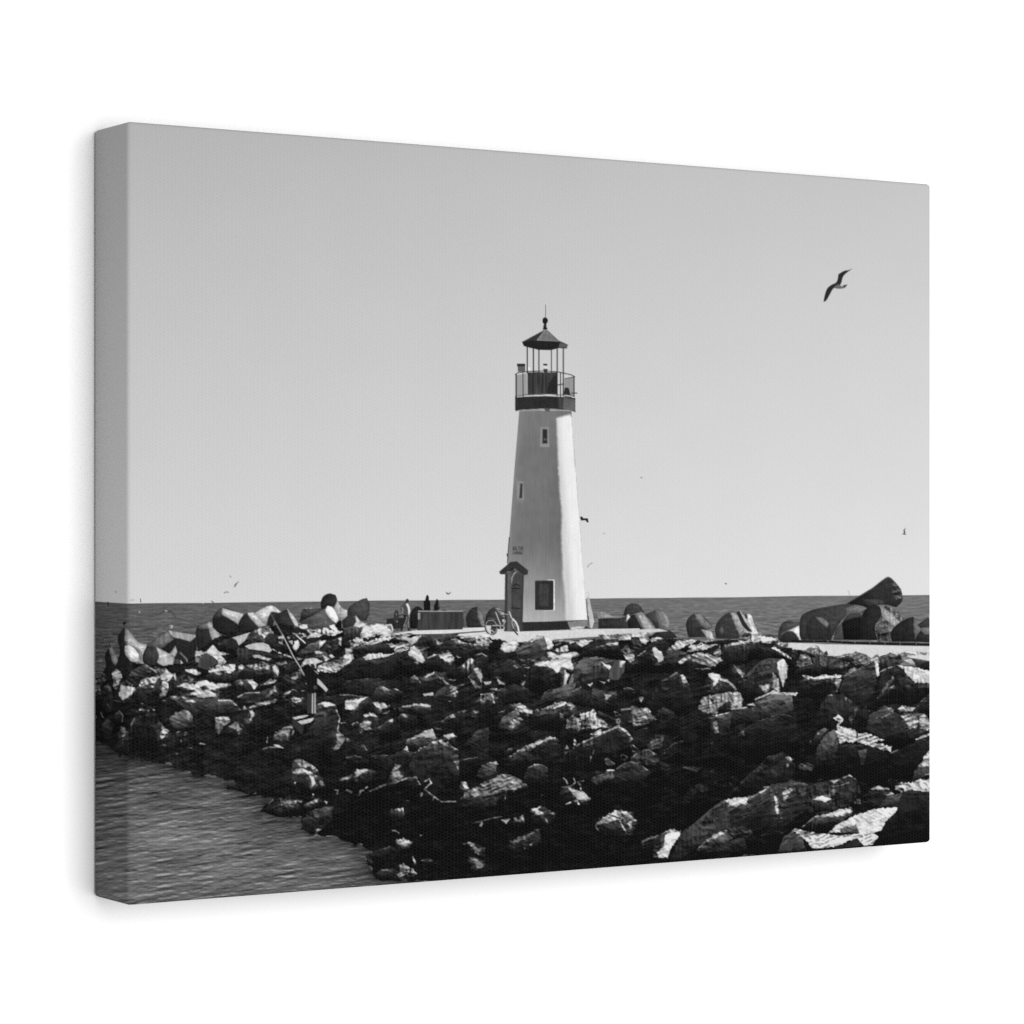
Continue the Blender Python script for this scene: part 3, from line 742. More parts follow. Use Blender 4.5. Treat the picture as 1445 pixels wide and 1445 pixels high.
SHEET_ROCKS_RIGHT = """
@ 1030 850 12.0417
R m 205 : 170,570 240,510 330,500 390,560 480,555 600,580 760,620 900,690 1010,700 1000,780 900,770 760,700 600,700 480,680 380,700 260,640
R d 30 : 170,580 240,510 320,520 340,560 290,600
d 45 : 690,680 740,650 810,690 720,715
d 40 : 760,740 860,750 940,795 880,800
R d 24 : 0,760 200,740 460,690 560,740 720,780 880,860 1000,960 0,960
R m 195 : -20,720 200,680 300,650 330,690 200,740 -20,765
R m 200 : 720,780 780,770 900,850 1000,900 1050,960 980,950 860,870
@ 850 800 7.225
R m 170 : -40,700 200,680 462,665 482,750 440,792 380,772 372,720 300,722 280,762 200,742 -40,762
R m 60 : 280,760 300,720 372,720 400,800 350,860 300,820
R d 22 : -60,800 0,800 180,810 225,900 100,942 -60,942
R m 105 : 180,850 250,788 312,860 312,892 240,900
R m 185 : 480,740 560,718 640,728 500,772
R m 185 : 660,850 680,838 760,758 860,738 965,748 900,792 850,802 780,852 720,860
R m 165 : 850,870 900,800 1000,778 1210,778 1100,832 1000,852
R m 205 : 995,762 1100,738 1155,760 1060,772
R d 24 : 1000,790 1180,750 1300,740 1330,765 1200,790
R m 150 : 760,970 870,898 1000,878 1130,898 1240,950 1150,1015 1000,995 900,942 800,1005
d 26 : 830,960 940,910 980,960 900,1000
R m 115 : 1130,890 1200,800 1215,940 1240,960 1170,950
R d 20 : 1205,940 1230,820 1445,780 1500,800 1480,1000 1300,980
m 195 : 1235,802 1360,772 1460,756 1460,784 1330,804 1250,815
R d 28 : 400,880 470,800 620,728 692,790 650,835 540,812
R d 21 : 210,1084 350,920 520,830 640,900 760,960 720,1084
l 195 : 510,830 540,813 622,890 628,952 570,967 530,910
l 195 : 383,887 462,843 400,888
m 160 : 220,900 320,890 330,940 290,980 240,940
R d 24 : 660,860 760,850 880,880 780,960 740,1040 640,960
@ 850 930 7.225
R d 26 : -40,30 0,0 100,80 70,140 -40,140
m 190 : -10,30 92,80 60,122 -10,100
R g 76 : 60,190 120,20 160,15 235,25 222,130 160,217 100,215
l 195 : 163,13 238,23 202,82 160,87
.l 170 : 40,210 75,205 70,235
.l 190 : -10,230 30,235 10,248
R m 125 : 900,20 1000,-30 1220,0 1150,62 1000,62
~m 2.4 120 : 945,107 1095,100
R d 25 : 440,480 570,250 760,138 872,230 932,400 885,560 500,590
~m 1.6 110 : 600,235 680,190 752,143
l 185 : 760,138 840,178 878,248 820,242 808,190
R d 22 : 0,370 100,360 160,480 120,580 0,560
l 185 : 17,358 103,368 50,417
m 105 : 368,388 432,383 395,452
R d 22 : 190,520 310,480 460,508 560,612 460,660 320,690 200,640
m 155 : 300,488 360,508 460,508 558,612 440,622 320,662 300,560
~m 2.0 130 : 195,517 300,512
m 185 : 313,652 400,656 480,655 350,682
R d 38 : 545,600 570,520 640,498 720,540 765,615 650,630
R d 24 : 1000,380 1070,170 1110,143 1200,160 1290,220 1375,330 1200,380
l 200 : 1070,170 1110,143 1190,158 1202,200 1150,282 1110,302 1140,222
~m 3.6 170 : 1205,212 1270,222 1330,272 1370,330
R m 140 : 980,500 1020,388 1180,348 1320,343 1440,400 1425,500 1310,515 1150,560 1080,552 1000,522
d 22 : 1170,500 1280,430 1310,440 1310,520 1180,550
m 185 : 1330,330 1400,348 1443,410 1422,492 1320,512 1308,440
d 28 : 1090,400 1130,410 1120,450
R d 26 : 1080,600 1310,530 1460,510 1460,720 1200,800 1120,720
m 180 : 1118,577 1300,538 1312,552 1150,587
~l 2.6 175 : 1320,512 1460,500
m 140 : 1128,615 1165,618 1188,762 1145,752
R d 20 : -20,800 80,730 160,690 250,740 315,820 280,900 100,1000 -20,940
~m 2.6 155 : -10,785 80,735 160,688 250,742 303,815
~m 2.0 120 : 300,815 275,850
m 150 : -20,625 40,640 60,680 0,670
m 150 : 60,640 90,700 70,670
R m 64 : 450,900 540,770 640,780 600,900 500,920
~m 1.8 80 : 660,920 720,870 820,840
R m 56 : 290,1020 360,950 470,920 530,960 590,1010 540,1084 320,1084
~m 2.0 125 : 300,1010 360,955 470,925 530,965
R m 42 : 560,1060 620,1045 690,1084 600,1120
m 80 : 1330,790 1420,735 1460,735 1400,780
m 80 : 1070,860 1130,850 1120,872
@ 850 1060 7.225
R d 34 : 60,300 130,190 210,130 290,108 390,135 495,215 420,330 120,365
~m 1.8 115 : 140,185 210,135 290,110 380,132 460,195
l 195 : 60,198 112,193 105,205 60,208
m 60 : 0,230 60,200 110,210 60,300 0,300
R m 36 : 560,130 620,110 700,150 680,200 580,190
R m 50 : 800,170 900,150 1020,170 960,210
R m 40 : 940,340 1060,325 1085,400 960,430
R m 30 : 780,560 900,360 960,420 860,560
R d 22 : 380,940 500,880 640,830 690,793 810,810 740,940 660,1090 420,1090
m 110 : 380,930 500,870 580,858 500,900 420,945
m 130 : 620,840 690,793 805,812 700,830
l 208 : 640,860 680,828 803,808 790,872 740,932 662,1084 570,1084 558,1030 620,980
R d 36 : 700,1090 800,840 960,720 1110,590 1230,508 1445,478 1620,420 1700,500 1560,700 1445,760 1000,960 800,1100
l 215 : 1228,508 1360,478 1460,482 1550,480 1520,520 1445,512 1390,532 1340,562 1290,520
~g 2.0 75 : 870,812 960,725 1110,595 1230,512
m 48 : 1000,740 1150,590 1230,540 1200,640 1050,780
R m 78 : 960,1010 1060,908 1180,830 1300,793 1460,745 1460,830 1250,935 1050,1010
m 145 : 970,1000 1060,910 1180,828 1302,793 1240,852 1050,932
R d 18 : 1000,1084 1050,1010 1250,930 1445,860 1480,1000 1300,1060
@ 1030 930 7.225
R d 26 : 20,150 40,60 90,80 160,150 130,200
l 170 : 38,63 82,100 152,150 130,197 90,140
R g 70 : 130,190 300,30 400,-10 545,0 595,80 575,180 540,285 480,140 300,155
l 198 : 478,30 540,0 590,80 572,200 540,283 490,140
m 60 : 180,190 300,60 420,30 430,100 280,150
d 22 : 70,250 130,200 300,152 430,142 460,260 380,370 150,450
m 180 : 440,138 490,198 523,320 500,362 428,290
m 125 : 300,272 400,248 402,322 350,352
R d 58 : 240,450 460,343 640,380 645,440 400,485 250,495
l 205 : 378,352 450,318 510,340 690,348 670,378 560,365 480,367
~l 2.8 185 : 260,412 380,362 450,332
l 200 : 158,472 240,452 263,477
~l 2.6 190 : 80,505 170,500
R d 29 : 0,700 20,540 180,500 640,450 650,530 300,610
R d 22 : 0,900 20,790 250,650 480,560 560,560 670,600 710,800 620,920 400,1000 200,1084
~m 1.8 62 : 60,770 250,650 500,563 660,590
m 80 : 80,760 140,735 150,780 90,790
R d 19 : 660,150 690,90 850,40 1200,55 1190,130 1140,172 720,155
m 125 : 690,80 750,5 830,8 842,50 700,90
~m 2.6 140 : 860,25 1000,42 1100,38 1210,45
m 110 : 1218,112 1260,88 1312,95 1260,140 1170,182
R d 20 : 690,300 720,200 1085,200 1080,350 860,420 700,370
m 190 : 728,168 780,173 860,188 960,158 1142,173 1120,197 1000,202 860,222 780,197
m 150 : 1078,198 1137,208 1110,302 1085,362 1068,250
R d 33 : 1110,350 1160,190 1445,40 1480,30 1500,190 1445,400 1300,400
~m 2.2 165 : 1150,180 1220,160 1290,122 1445,30 1475,12
R m 165 : 1250,40 1320,8 1445,-10 1520,-60 1500,0 1380,52 1310,88
R d 30 : 870,620 920,480 1000,375 1150,357 1290,420 1385,470 1415,560 1390,700 1100,690 900,720
l 165 : 1168,388 1193,398 1180,442
m 160 : 1208,388 1292,425 1250,437
m 175 : 1305,448 1372,468 1360,480
m 80 : 1190,630 1290,488 1312,520 1240,662
~m 1.8 150 : 1000,375 1040,368
R m 195 : 1055,605 1105,562 1172,615 1120,672 1110,712 1080,692 1108,650
R m 195 : 1065,735 1120,688 1260,718 1303,745 1280,800 1312,832 1250,852 1180,835 1120,862
@ 1120 930 7.225
R m 206 : 640,800 650,755 750,753 935,825 830,850 1003,900 993,950 900,925 760,885 650,855
R d 38 : 230,930 300,790 420,712 462,850 450,1084 220,1084
R d 18 : 450,870 700,870 900,940 1000,960 1100,920 1250,840 1405,790 1420,960 1200,1200 700,1260 400,1180
d 38 : 660,940 750,920 740,1010 690,1130
R d 32 : 190,850 230,750 310,700 345,720 250,850
l 200 : 240,755 262,760 245,775
m 125 : 165,820 185,840 165,870
R d 30 : 480,310 510,190 650,108 815,28 850,190 850,270 700,520 560,400
l 208 : 820,18 862,8 875,172 850,188
R d 27 : 840,440 880,200 900,130 1060,65 1140,100 1180,200 1230,240 1420,250 1420,390 1200,470
l 198 : 1060,65 1150,73 1250,88 1330,98 1420,130 1420,255 1240,242 1170,190 1120,110
~m 2.6 150 : 890,128 960,95 1050,65
m 90 : 838,442 870,350 930,288 1012,168 1028,200 940,322 860,422
m 165 : 968,302 1022,268 1000,302
R d 27 : 740,740 770,570 930,473 1030,540 1100,580 1170,820 1000,870 900,810
m 180 : 918,473 1022,518 1012,552 960,510
~m 2.0 165 : 838,602 900,600 980,562
R d 24 : 1040,540 1100,480 1240,500 1320,430 1420,340 1420,630 1340,560 1260,580 1100,580
m 180 : 1038,522 1100,478 1242,498 1200,537 1100,532
~m 1.8 95 : 1420,345 1370,375 1300,432
R d 25 : 1095,620 1120,560 1340,560 1395,650 1400,730 1300,790 1170,830
m 160 : 1098,580 1130,558 1260,578 1272,640 1250,722 1180,702 1120,622
m 175 : 1268,590 1330,558 1392,650 1398,722 1300,712
~m 2.8 170 : 1250,822 1310,795 1420,765
~m 1.8 85 : 990,960 1060,930
@ 1120 800 7.225
R m 130 : 110,860 200,798 252,808 295,890 220,905 150,870
R m 115 : 20,1020 60,900 150,888 195,970 80,1015
R d 25 : -20,850 40,848 42,930 -20,965
R m 120 : 420,930 500,898 560,878 640,868 740,888 805,930 740,992 650,1015 560,955
d 28 : 425,940 560,900 632,960 540,972
R m 66 : 185,930 230,905 420,935 570,990 540,1040 250,1000
R m 66 : 870,1010 880,920 980,878 1085,910 1125,970 1050,1005 960,1020
m 120 : 900,920 980,880 1060,905 1000,930
R l 170 : 1120,950 1200,938 1255,1000 1180,992
R d 26 : 1200,935 1350,968 1420,968 1420,1055 1330,1055 1240,1000
d 28 : 1058,890 1092,888 1097,925 1060,930
m 50 : 308,875 335,858 352,895 320,900
@ 1030 1060 7.225
R d 24 : 340,180 400,60 540,10 600,50 690,150 620,290 420,300
m 165 : 565,70 600,53 652,85 620,112
m 150 : 575,130 600,125 605,160 580,165
R d 26 : 0,440 170,250 330,130 400,170 640,290 420,355 100,470
~m 1.5 60 : 0,440 120,320 270,190 400,50
m 60 : 250,190 330,130 340,180 270,215
R m 62 : 690,170 730,130 800,120 870,150 830,200 720,190
m 130 : 695,150 730,130 780,150 740,178
R d 31 : -10,560 190,490 420,340 620,300 800,330 850,480 780,600 500,820 200,850 0,790
l 212 : -10,490 190,473 172,510 192,542 60,557 -10,560
~m 2.4 170 : 198,488 320,420 400,367
l 190 : 338,367 412,358 370,373
m 200 : 453,450 480,490 502,520 490,690 470,600
m 165 : 538,400 570,373 662,388 600,432 580,500 550,522
m 58 : 80,690 300,530 400,440 440,470 300,570 140,690
R m 46 : 660,390 850,330 1030,300 1220,243 1295,290 1345,420 1200,560 950,640 790,620
l 175 : 1028,302 1112,293 1060,333
~m 1.8 165 : 1155,275 1220,248 1277,288
~m 1.6 130 : 1050,362 1130,350 1212,322
l 205 : 838,497 900,462 1000,458 1032,490 970,522 890,502
m 105 : 960,460 1050,390 1100,410 1030,480
m 64 : 690,390 770,378 782,450 740,502
d 18 : 820,520 880,510 980,530 1010,600 860,630
R d 18 : 720,790 840,690 860,668 1240,570 1250,640 1140,725 1000,835 850,835
m 192 : 858,672 1000,638 1160,588 1242,568 1222,642 1150,667 950,677
~m 1.6 120 : 725,785 850,685
~m 1.0 80 : 850,700 840,790
~m 1.0 80 : 890,700 870,800
R m 50 : -20,800 130,757 250,835 170,885 0,880
R d 36 : 480,1030 540,870 640,828 730,870 780,1010 560,1050
g 64 : 600,880 650,960 625,1020 560,1005
R l 178 : 100,1075 200,1035 285,1020 305,1068
R d 16 : 100,1060 300,880 480,700 560,860 480,1030 300,1070
@ 1120 1050 7.225
R l 203 : 355,905 460,810 560,760 680,698 840,648 1075,638 1050,690 960,772 895,882 830,905 740,935 650,905
d 66 : 470,862 560,842 640,812 665,905 480,912
R m 208 : -20,880 60,868 180,900 400,928 620,918 830,918 865,950 810,1030 720,1042 640,960 500,1012 400,1055 200,1068 120,985 60,945
g 40 : 430,1045 560,1010 640,965 700,1040 560,1060 430,1075
R d 40 : 1205,400 1240,260 1300,218 1345,100 1420,50 1420,310 1300,350
m 190 : 1343,100 1420,55 1420,243 1340,232 1278,222 1310,170
~l 2.4 160 : 1340,312 1420,305
R m 200 : 1028,432 1090,388 1200,400 1290,358 1420,343 1420,495 1330,497 1200,472 1100,502 1040,462
R m 30 : 640,720 690,560 760,458 860,425 980,460 1030,510 880,650
l 198 : 855,428 910,438 985,460 900,472 785,462
l 190 : 948,522 1000,488 1035,516
R d 34 : 855,655 950,538 1100,498 1105,560 1075,645 900,650
R m 100 : 598,575 680,555 685,612 612,612
R d 22 : 790,1090 870,940 940,800 1050,690 1110,488 1200,473 1420,490 1420,1090
"""

SHEET_ROCKS_LEFT = """
@ 130 830 7.225
R d 30 : 360,920 400,835 540,778 620,820 750,830 700,892 640,910 480,1010 400,1010
m 170 : 540,778 620,800 748,830 700,892 690,870 600,835
R l 188 : 690,885 760,838 835,880 812,932 770,962 700,932
R d 24 : 770,960 820,900 960,880 900,1000 840,1100 760,1110
l 180 : 820,880 850,860 862,940 845,945
R d 26 : 420,1084 470,990 510,930 640,905 700,890 690,1000 690,1200 430,1180
m 185 : 468,992 510,930 640,903 700,890 655,960 612,1012 590,985 520,990
R d 30 : 690,1000 705,945 765,930 785,1000 770,1060 745,1105 680,1130
m 175 : 700,950 760,930 782,1000 770,1035 745,1105 683,1132 680,1100 712,1050
R m 165 : 1040,780 1060,640 1180,648 1110,720
R g 72 : 1075,800 1100,720 1170,660 1250,690 1275,765 1170,835
R l 195 : 1165,650 1230,578 1290,640 1385,670 1330,692 1365,750 1310,792 1260,720 1200,682
R m 180 : 1195,820 1300,788 1460,772 1460,832 1400,872 1340,850 1300,897 1200,872
R d 24 : 1130,900 1200,870 1300,895 1420,880 1445,960 1250,965 1160,940
R l 188 : 945,830 1050,823 1115,872 1050,882 960,852
R m 140 : 925,950 980,890 1045,922 1020,952
R d 22 : 860,1000 940,955 1090,945 1160,940 1300,970 1415,985 1300,1080 1280,1110 1100,1130 900,1110
l 202 : 885,1002 940,958 1040,980 1080,948 1160,942 1250,970 1415,985 1330,1012 1210,1042 1280,1105 1100,1118 1000,1082 1040,1042
m 120 : 1090,1000 1160,990 1200,1030 1130,1050
R d 30 : 200,870 240,828 295,850 310,915 280,1040 230,1040
m 175 : 205,860 240,828 292,850 307,912 280,962 230,1032 210,980
R d 22 : 270,1090 300,960 340,940 440,1010 445,1045 400,1100 310,1150
l 195 : 272,1080 300,985 345,1000 432,1010 442,1035 400,1092 310,1145
m 120 : 320,965 345,945 420,985 430,1005 370,985
R d 24 : -10,950 50,928 130,900 100,1060 60,1100 -10,1080
m 125 : -10,950 50,930 92,1042 60,1062 -10,1062
m 125 : 100,910 142,930 130,977 110,960
R d 26 : 90,1080 110,1010 150,978 192,1000 208,1080 190,1160 110,1200
m 85 : 112,1010 150,980 190,1002 205,1080 190,1120 160,1020
@ 130 960 7.225
R d 18 : -10,150 60,100 110,150 100,300 60,400 -10,420
R d 20 : 120,150 210,120 230,250 180,340 110,330
m 105 : 158,228 188,290 165,302
m 100 : 83,318 122,387 100,372
m 110 : 30,345 50,370 40,395
~m 1.6 90 : 205,205 260,212 330,225
m 85 : 300,215 335,225 320,255
R d 30 : 225,360 280,312 318,360 300,450 240,430
~m 1.8 95 : 235,345 280,318 312,360 305,420
R d 45 : 100,470 130,400 190,400 220,450 200,520 160,600 110,540
R d 24 : 280,480 335,465 370,540 330,700 280,790 250,700
m 130 : 288,470 330,468 345,530 322,600 310,650 300,560
R d 20 : 360,480 430,380 640,330 700,440 680,700 380,740
m 130 : 378,460 432,388 425,422 385,482
.m 130 : 498,230 527,238 508,250
.m 170 : 453,317 500,288 635,303 582,312 575,340 560,312 500,302
R d 22 : 610,460 690,425 800,515 760,600 680,640
m 165 : 698,430 795,515 740,562 710,605 690,570 712,500
R d 55 : 790,400 850,325 950,298 1005,330 1025,410 1000,445 950,480 850,500
m 125 : 798,372 850,325 922,318 900,347 830,392
m 150 : 958,298 992,325 1003,372 985,440 960,350
R d 20 : 850,540 960,500 1000,600 960,700 850,680
m 150 : 868,530 950,503 968,530 945,578 930,532
m 120 : 898,605 918,610 905,630
.m 140 : 1065,652 1110,638 1165,653 1080,660
.m 120 : 958,687 1035,683 1020,695
R m 100 : 1250,480 1255,380 1320,365 1385,372 1412,410 1350,465 1290,558
l 195 : 1253,380 1320,368 1385,372 1405,405 1300,400
R d 26 : 1390,480 1430,430 1500,425 1560,470 1590,560 1400,580
m 160 : 1398,480 1430,432 1460,430 1460,500
R d 24 : 780,170 940,160 1100,190 1280,180 1445,205 1460,340 1200,380 950,300
.m 160 : 778,160 872,158 850,182
l 195 : 1295,203 1380,200 1435,212 1330,215
m 150 : 928,173 1000,198 1075,220 1010,248 960,212
m 150 : 1288,242 1322,235 1300,258
@ 310 830 7.225
R d 26 : -20,560 130,500 185,545 175,600 110,625 -20,640
g 44 : 70,565 100,510 150,508 187,555 172,605 100,612
R s 178 : 125,505 340,442 270,530 195,582 170,530
R m 62 : 245,555 290,480 360,418 440,480 465,530 350,572
m 190 : 355,432 420,398 520,398 555,468 500,462 460,520 430,480 400,470
R d 26 : 460,520 500,460 600,480 640,560 740,600 700,690 560,640
R s 198 : 255,592 340,563 440,553 500,580 533,630 510,657 420,637 300,622
R d 28 : 180,600 300,625 510,660 740,710 620,745 500,740 400,680 330,690 250,780 180,720
l 200 : 328,685 390,673 440,698 515,720 500,742 420,720 350,707
l 188 : 540,620 590,648 720,688 745,722 700,702 600,662
R l 205 : 750,620 760,538 800,528 818,580 780,652
m 175 : 698,540 752,528 745,582
m 155 : 598,490 650,478 642,572 600,562
~s 1.8 195 : 765,465 870,558
m 165 : 688,500 740,458 880,460 890,500 840,500 760,470 700,522
R m 200 : 820,373 890,368 905,410 965,430 930,462 880,430 818,402
R l 205 : 875,512 960,448 1055,470 1000,502
R m 200 : 955,430 1060,398 1200,450 1245,440 1150,492 1050,472
l 205 : 1108,380 1160,373 1225,440 1190,462
R d 40 : 780,670 920,570 1025,532 1000,622 900,702 820,720
l 195 : 1018,540 1090,533 1050,582 1008,622
R m 58 : 1010,640 1090,540 1220,498 1245,560 1170,655 1100,645
l 195 : 1208,510 1243,498 1243,592 1213,572
m 165 : 1245,595 1300,553 1315,570 1260,622
R d 26 : 940,690 980,640 1060,640 1130,720 1080,755 980,720
l 190 : 968,650 1020,638 1063,660 990,672
l 198 : 1048,680 1122,720 1080,752
l 195 : 1108,688 1140,673 1168,700 1140,717
R d 26 : 1240,560 1330,390 1400,400 1440,500 1380,560 1250,640
R l 182 : 825,812 870,708 960,718 1055,745 990,772 980,812 930,800 900,772
R m 178 : 990,850 1000,800 1060,758 1180,738 1260,690 1340,620 1370,560 1460,490 1460,560 1380,602 1350,652 1372,722 1290,762 1240,822 1180,865 1080,855
R d 24 : 1180,890 1300,800 1380,730 1445,700 1560,690 1560,900 1300,940
R d 29 : 140,880 220,810 330,768 500,757 585,790 615,880 520,945 400,965 190,955
m 165 : 285,792 430,757 540,790 500,830 360,835
l 185 : 528,800 570,778 608,850 592,893 550,852
R d 28 : 140,960 200,930 340,930 388,985 350,1045 200,1050
l 195 : 278,938 330,933 388,985 350,1045 332,1000
m 150 : 208,930 242,970 212,1012 193,972
R m 178 : -20,790 60,778 130,778 163,830 110,872 50,850 -20,895
R l 202 : -20,690 55,745 30,777 -20,772
m 185 : 188,800 230,778 253,810 200,852
R d 26 : 40,870 120,880 160,840 200,870 150,950 20,960
.l 195 : -20,972 103,973 60,1002 -20,1002
R m 165 : 415,985 520,928 590,928 560,962 470,990
R d 26 : 620,940 700,850 830,860 820,980 700,1000
m 165 : 710,920 790,888 803,912 760,945
m 185 : 795,830 830,820 865,870 842,885
R d 30 : 640,860 700,780 780,740 800,830 720,880
m 185 : 783,705 852,718 800,742
m 130 : 590,775 680,740 690,770 620,790
R d 36 : 1220,1010 1300,945 1500,925 1560,960 1500,1040 1250,1050
@ 310 960 7.225
R d 24 : 170,180 280,120 420,120 560,60 600,120 540,190 300,260 180,240
~m 2.0 165 : 190,168 240,140 300,128 400,125
m 165 : 468,160 540,90 560,70 582,115 550,120 510,168
m 145 : 265,292 400,228 560,188 610,195 540,232 400,262 300,287
m 165 : 638,172 670,128 735,102 690,152 650,187
R d 24 : 700,210 760,165 850,200 840,260 740,280
m 180 : 713,190 760,168 820,178 838,212 780,238
R d 24 : 980,250 1060,222 1150,228 1195,275 1220,400 1215,500 1280,600 1200,700 1100,735 880,725 850,560 960,430
m 190 : 988,240 1060,223 1150,228 1193,270 1198,332 1180,290 1130,265 1060,272 1050,335 1030,290
~m 2.0 155 : 1195,325 1225,380 1205,500
m 135 : 1198,500 1240,528 1278,602 1210,692 1168,695 1195,600
R l 205 : 1275,232 1340,193 1460,178 1400,242 1412,282 1330,308 1290,282
~m 2.0 140 : 1230,150 1330,150 1460,170
R d 34 : 540,640 560,540 640,490 730,458 760,520 690,630
m 110 : 545,602 560,540 640,490 732,458 745,482 700,570 690,612
m 165 : 718,562 762,508 740,562
l 180 : 545,655 600,655 650,692 580,690
~m 1.8 120 : 440,702 500,680 600,685
~m 1.6 140 : 488,585 480,640
R d 26 : 230,430 300,330 330,308 362,355 330,420 260,470
l 182 : 298,310 330,308 363,355 330,392 300,425 320,350
m 175 : 220,308 250,263 283,290 240,312
R d 38 : -20,240 -10,200 110,203 155,240 215,305 150,360 90,330 -20,360
~m 1.8 150 : -10,205 110,205 155,240 210,302
m 165 : 98,470 150,428 190,450 228,500 195,553 170,490
R d 22 : 730,860 800,795 880,830 1005,920 1080,1084 1000,1120 730,1084
m 150 : 748,820 800,798 870,828 965,885 1002,922 900,892 800,872
m 160 : 745,935 800,898 850,898 990,968 1002,992 880,942 780,955
l 195 : 918,973 960,978 978,1060 940,1086
m 130 : 1000,1020 1040,1010 1070,1070 1030,1080
.l 155 : 1228,430 1282,432 1240,447
R m 150 : 1405,500 1440,440 1500,440 1500,545 1440,545
R d 22 : 1340,1000 1380,935 1480,890 1480,1000
m 185 : 1375,942 1450,898 1460,990 1390,985
m 120 : 1180,1020 1260,1000 1345,965 1330,1000 1260,1030
R d 22 : 1270,850 1300,785 1380,770 1500,790 1480,890 1350,900
~m 1.5 110 : 1300,787 1380,770 1440,775
@ 350 1060 7.225
R d 18 : 130,605 230,540 320,480 560,500 560,668 300,675 200,645
m 135 : 320,490 400,500 495,510 470,565 350,585
l 170 : 500,505 552,510 540,528
m 160 : 210,530 222,540 212,545
R d 18 : 560,600 580,530 720,480 800,520 780,570 640,610
m 150 : 580,545 650,503 722,488 700,522 640,550
m 165 : 658,430 672,440 655,482
m 150 : 780,510 815,515 800,545
R d 24 : 540,800 550,680 640,610 780,568 870,570 860,700 700,830
m 66 : 600,620 770,578 720,700 640,700
m 160 : 680,835 705,790 760,790 700,830
m 150 : 465,320 490,310 480,350
m 165 : 455,220 500,190 490,240
R d 20 : 820,330 950,280 1060,240 1080,300 900,380
m 120 : 920,300 990,265 1060,245 1040,280 960,305
~m 2.2 165 : 882,395 915,402 910,430
@ 510 1110 7.225
R d 20 : 280,240 420,215 440,300 300,330
m 175 : 285,232 422,218 435,267 350,240
.l 150 : 455,143 492,145 480,152
~m 1.8 150 : 310,447 350,452 380,475
R d 20 : 350,560 430,525 520,570 480,640 360,640
m 150 : 358,545 430,528 508,572 440,608 368,592
.m 150 : 580,505 600,490 635,492 610,510
R d 19 : 60,690 200,630 300,610 400,660 320,760 100,830
m 120 : 195,640 290,608 280,630 220,650
m 60 : 40,700 80,690 130,790 80,780
R d 16 : 130,905 200,850 340,830 370,960 180,955
m 130 : 195,850 280,835 270,860 220,865
R d 20 : 350,900 360,800 430,785 520,840 570,895 480,940 400,960
m 150 : 360,800 430,788 520,838 562,892 480,882 400,922 353,922 400,862
m 175 : 508,710 530,710 562,782 543,798
m 120 : 598,755 660,735 735,745 720,770 640,765
R d 20 : 1090,600 1100,560 1270,620 1260,720 1120,640
m 165 : 1088,570 1130,573 1190,630 1265,630 1190,672 1250,712 1170,682 1108,602
~m 1.4 110 : 1035,587 1090,580
R d 20 : 1080,710 1160,720 1280,780 1230,850 1140,860
m 155 : 1085,715 1150,733 1220,770 1275,785 1222,842 1168,845 1158,772
~m 1.5 90 : 1120,380 1230,350 1340,322
"""

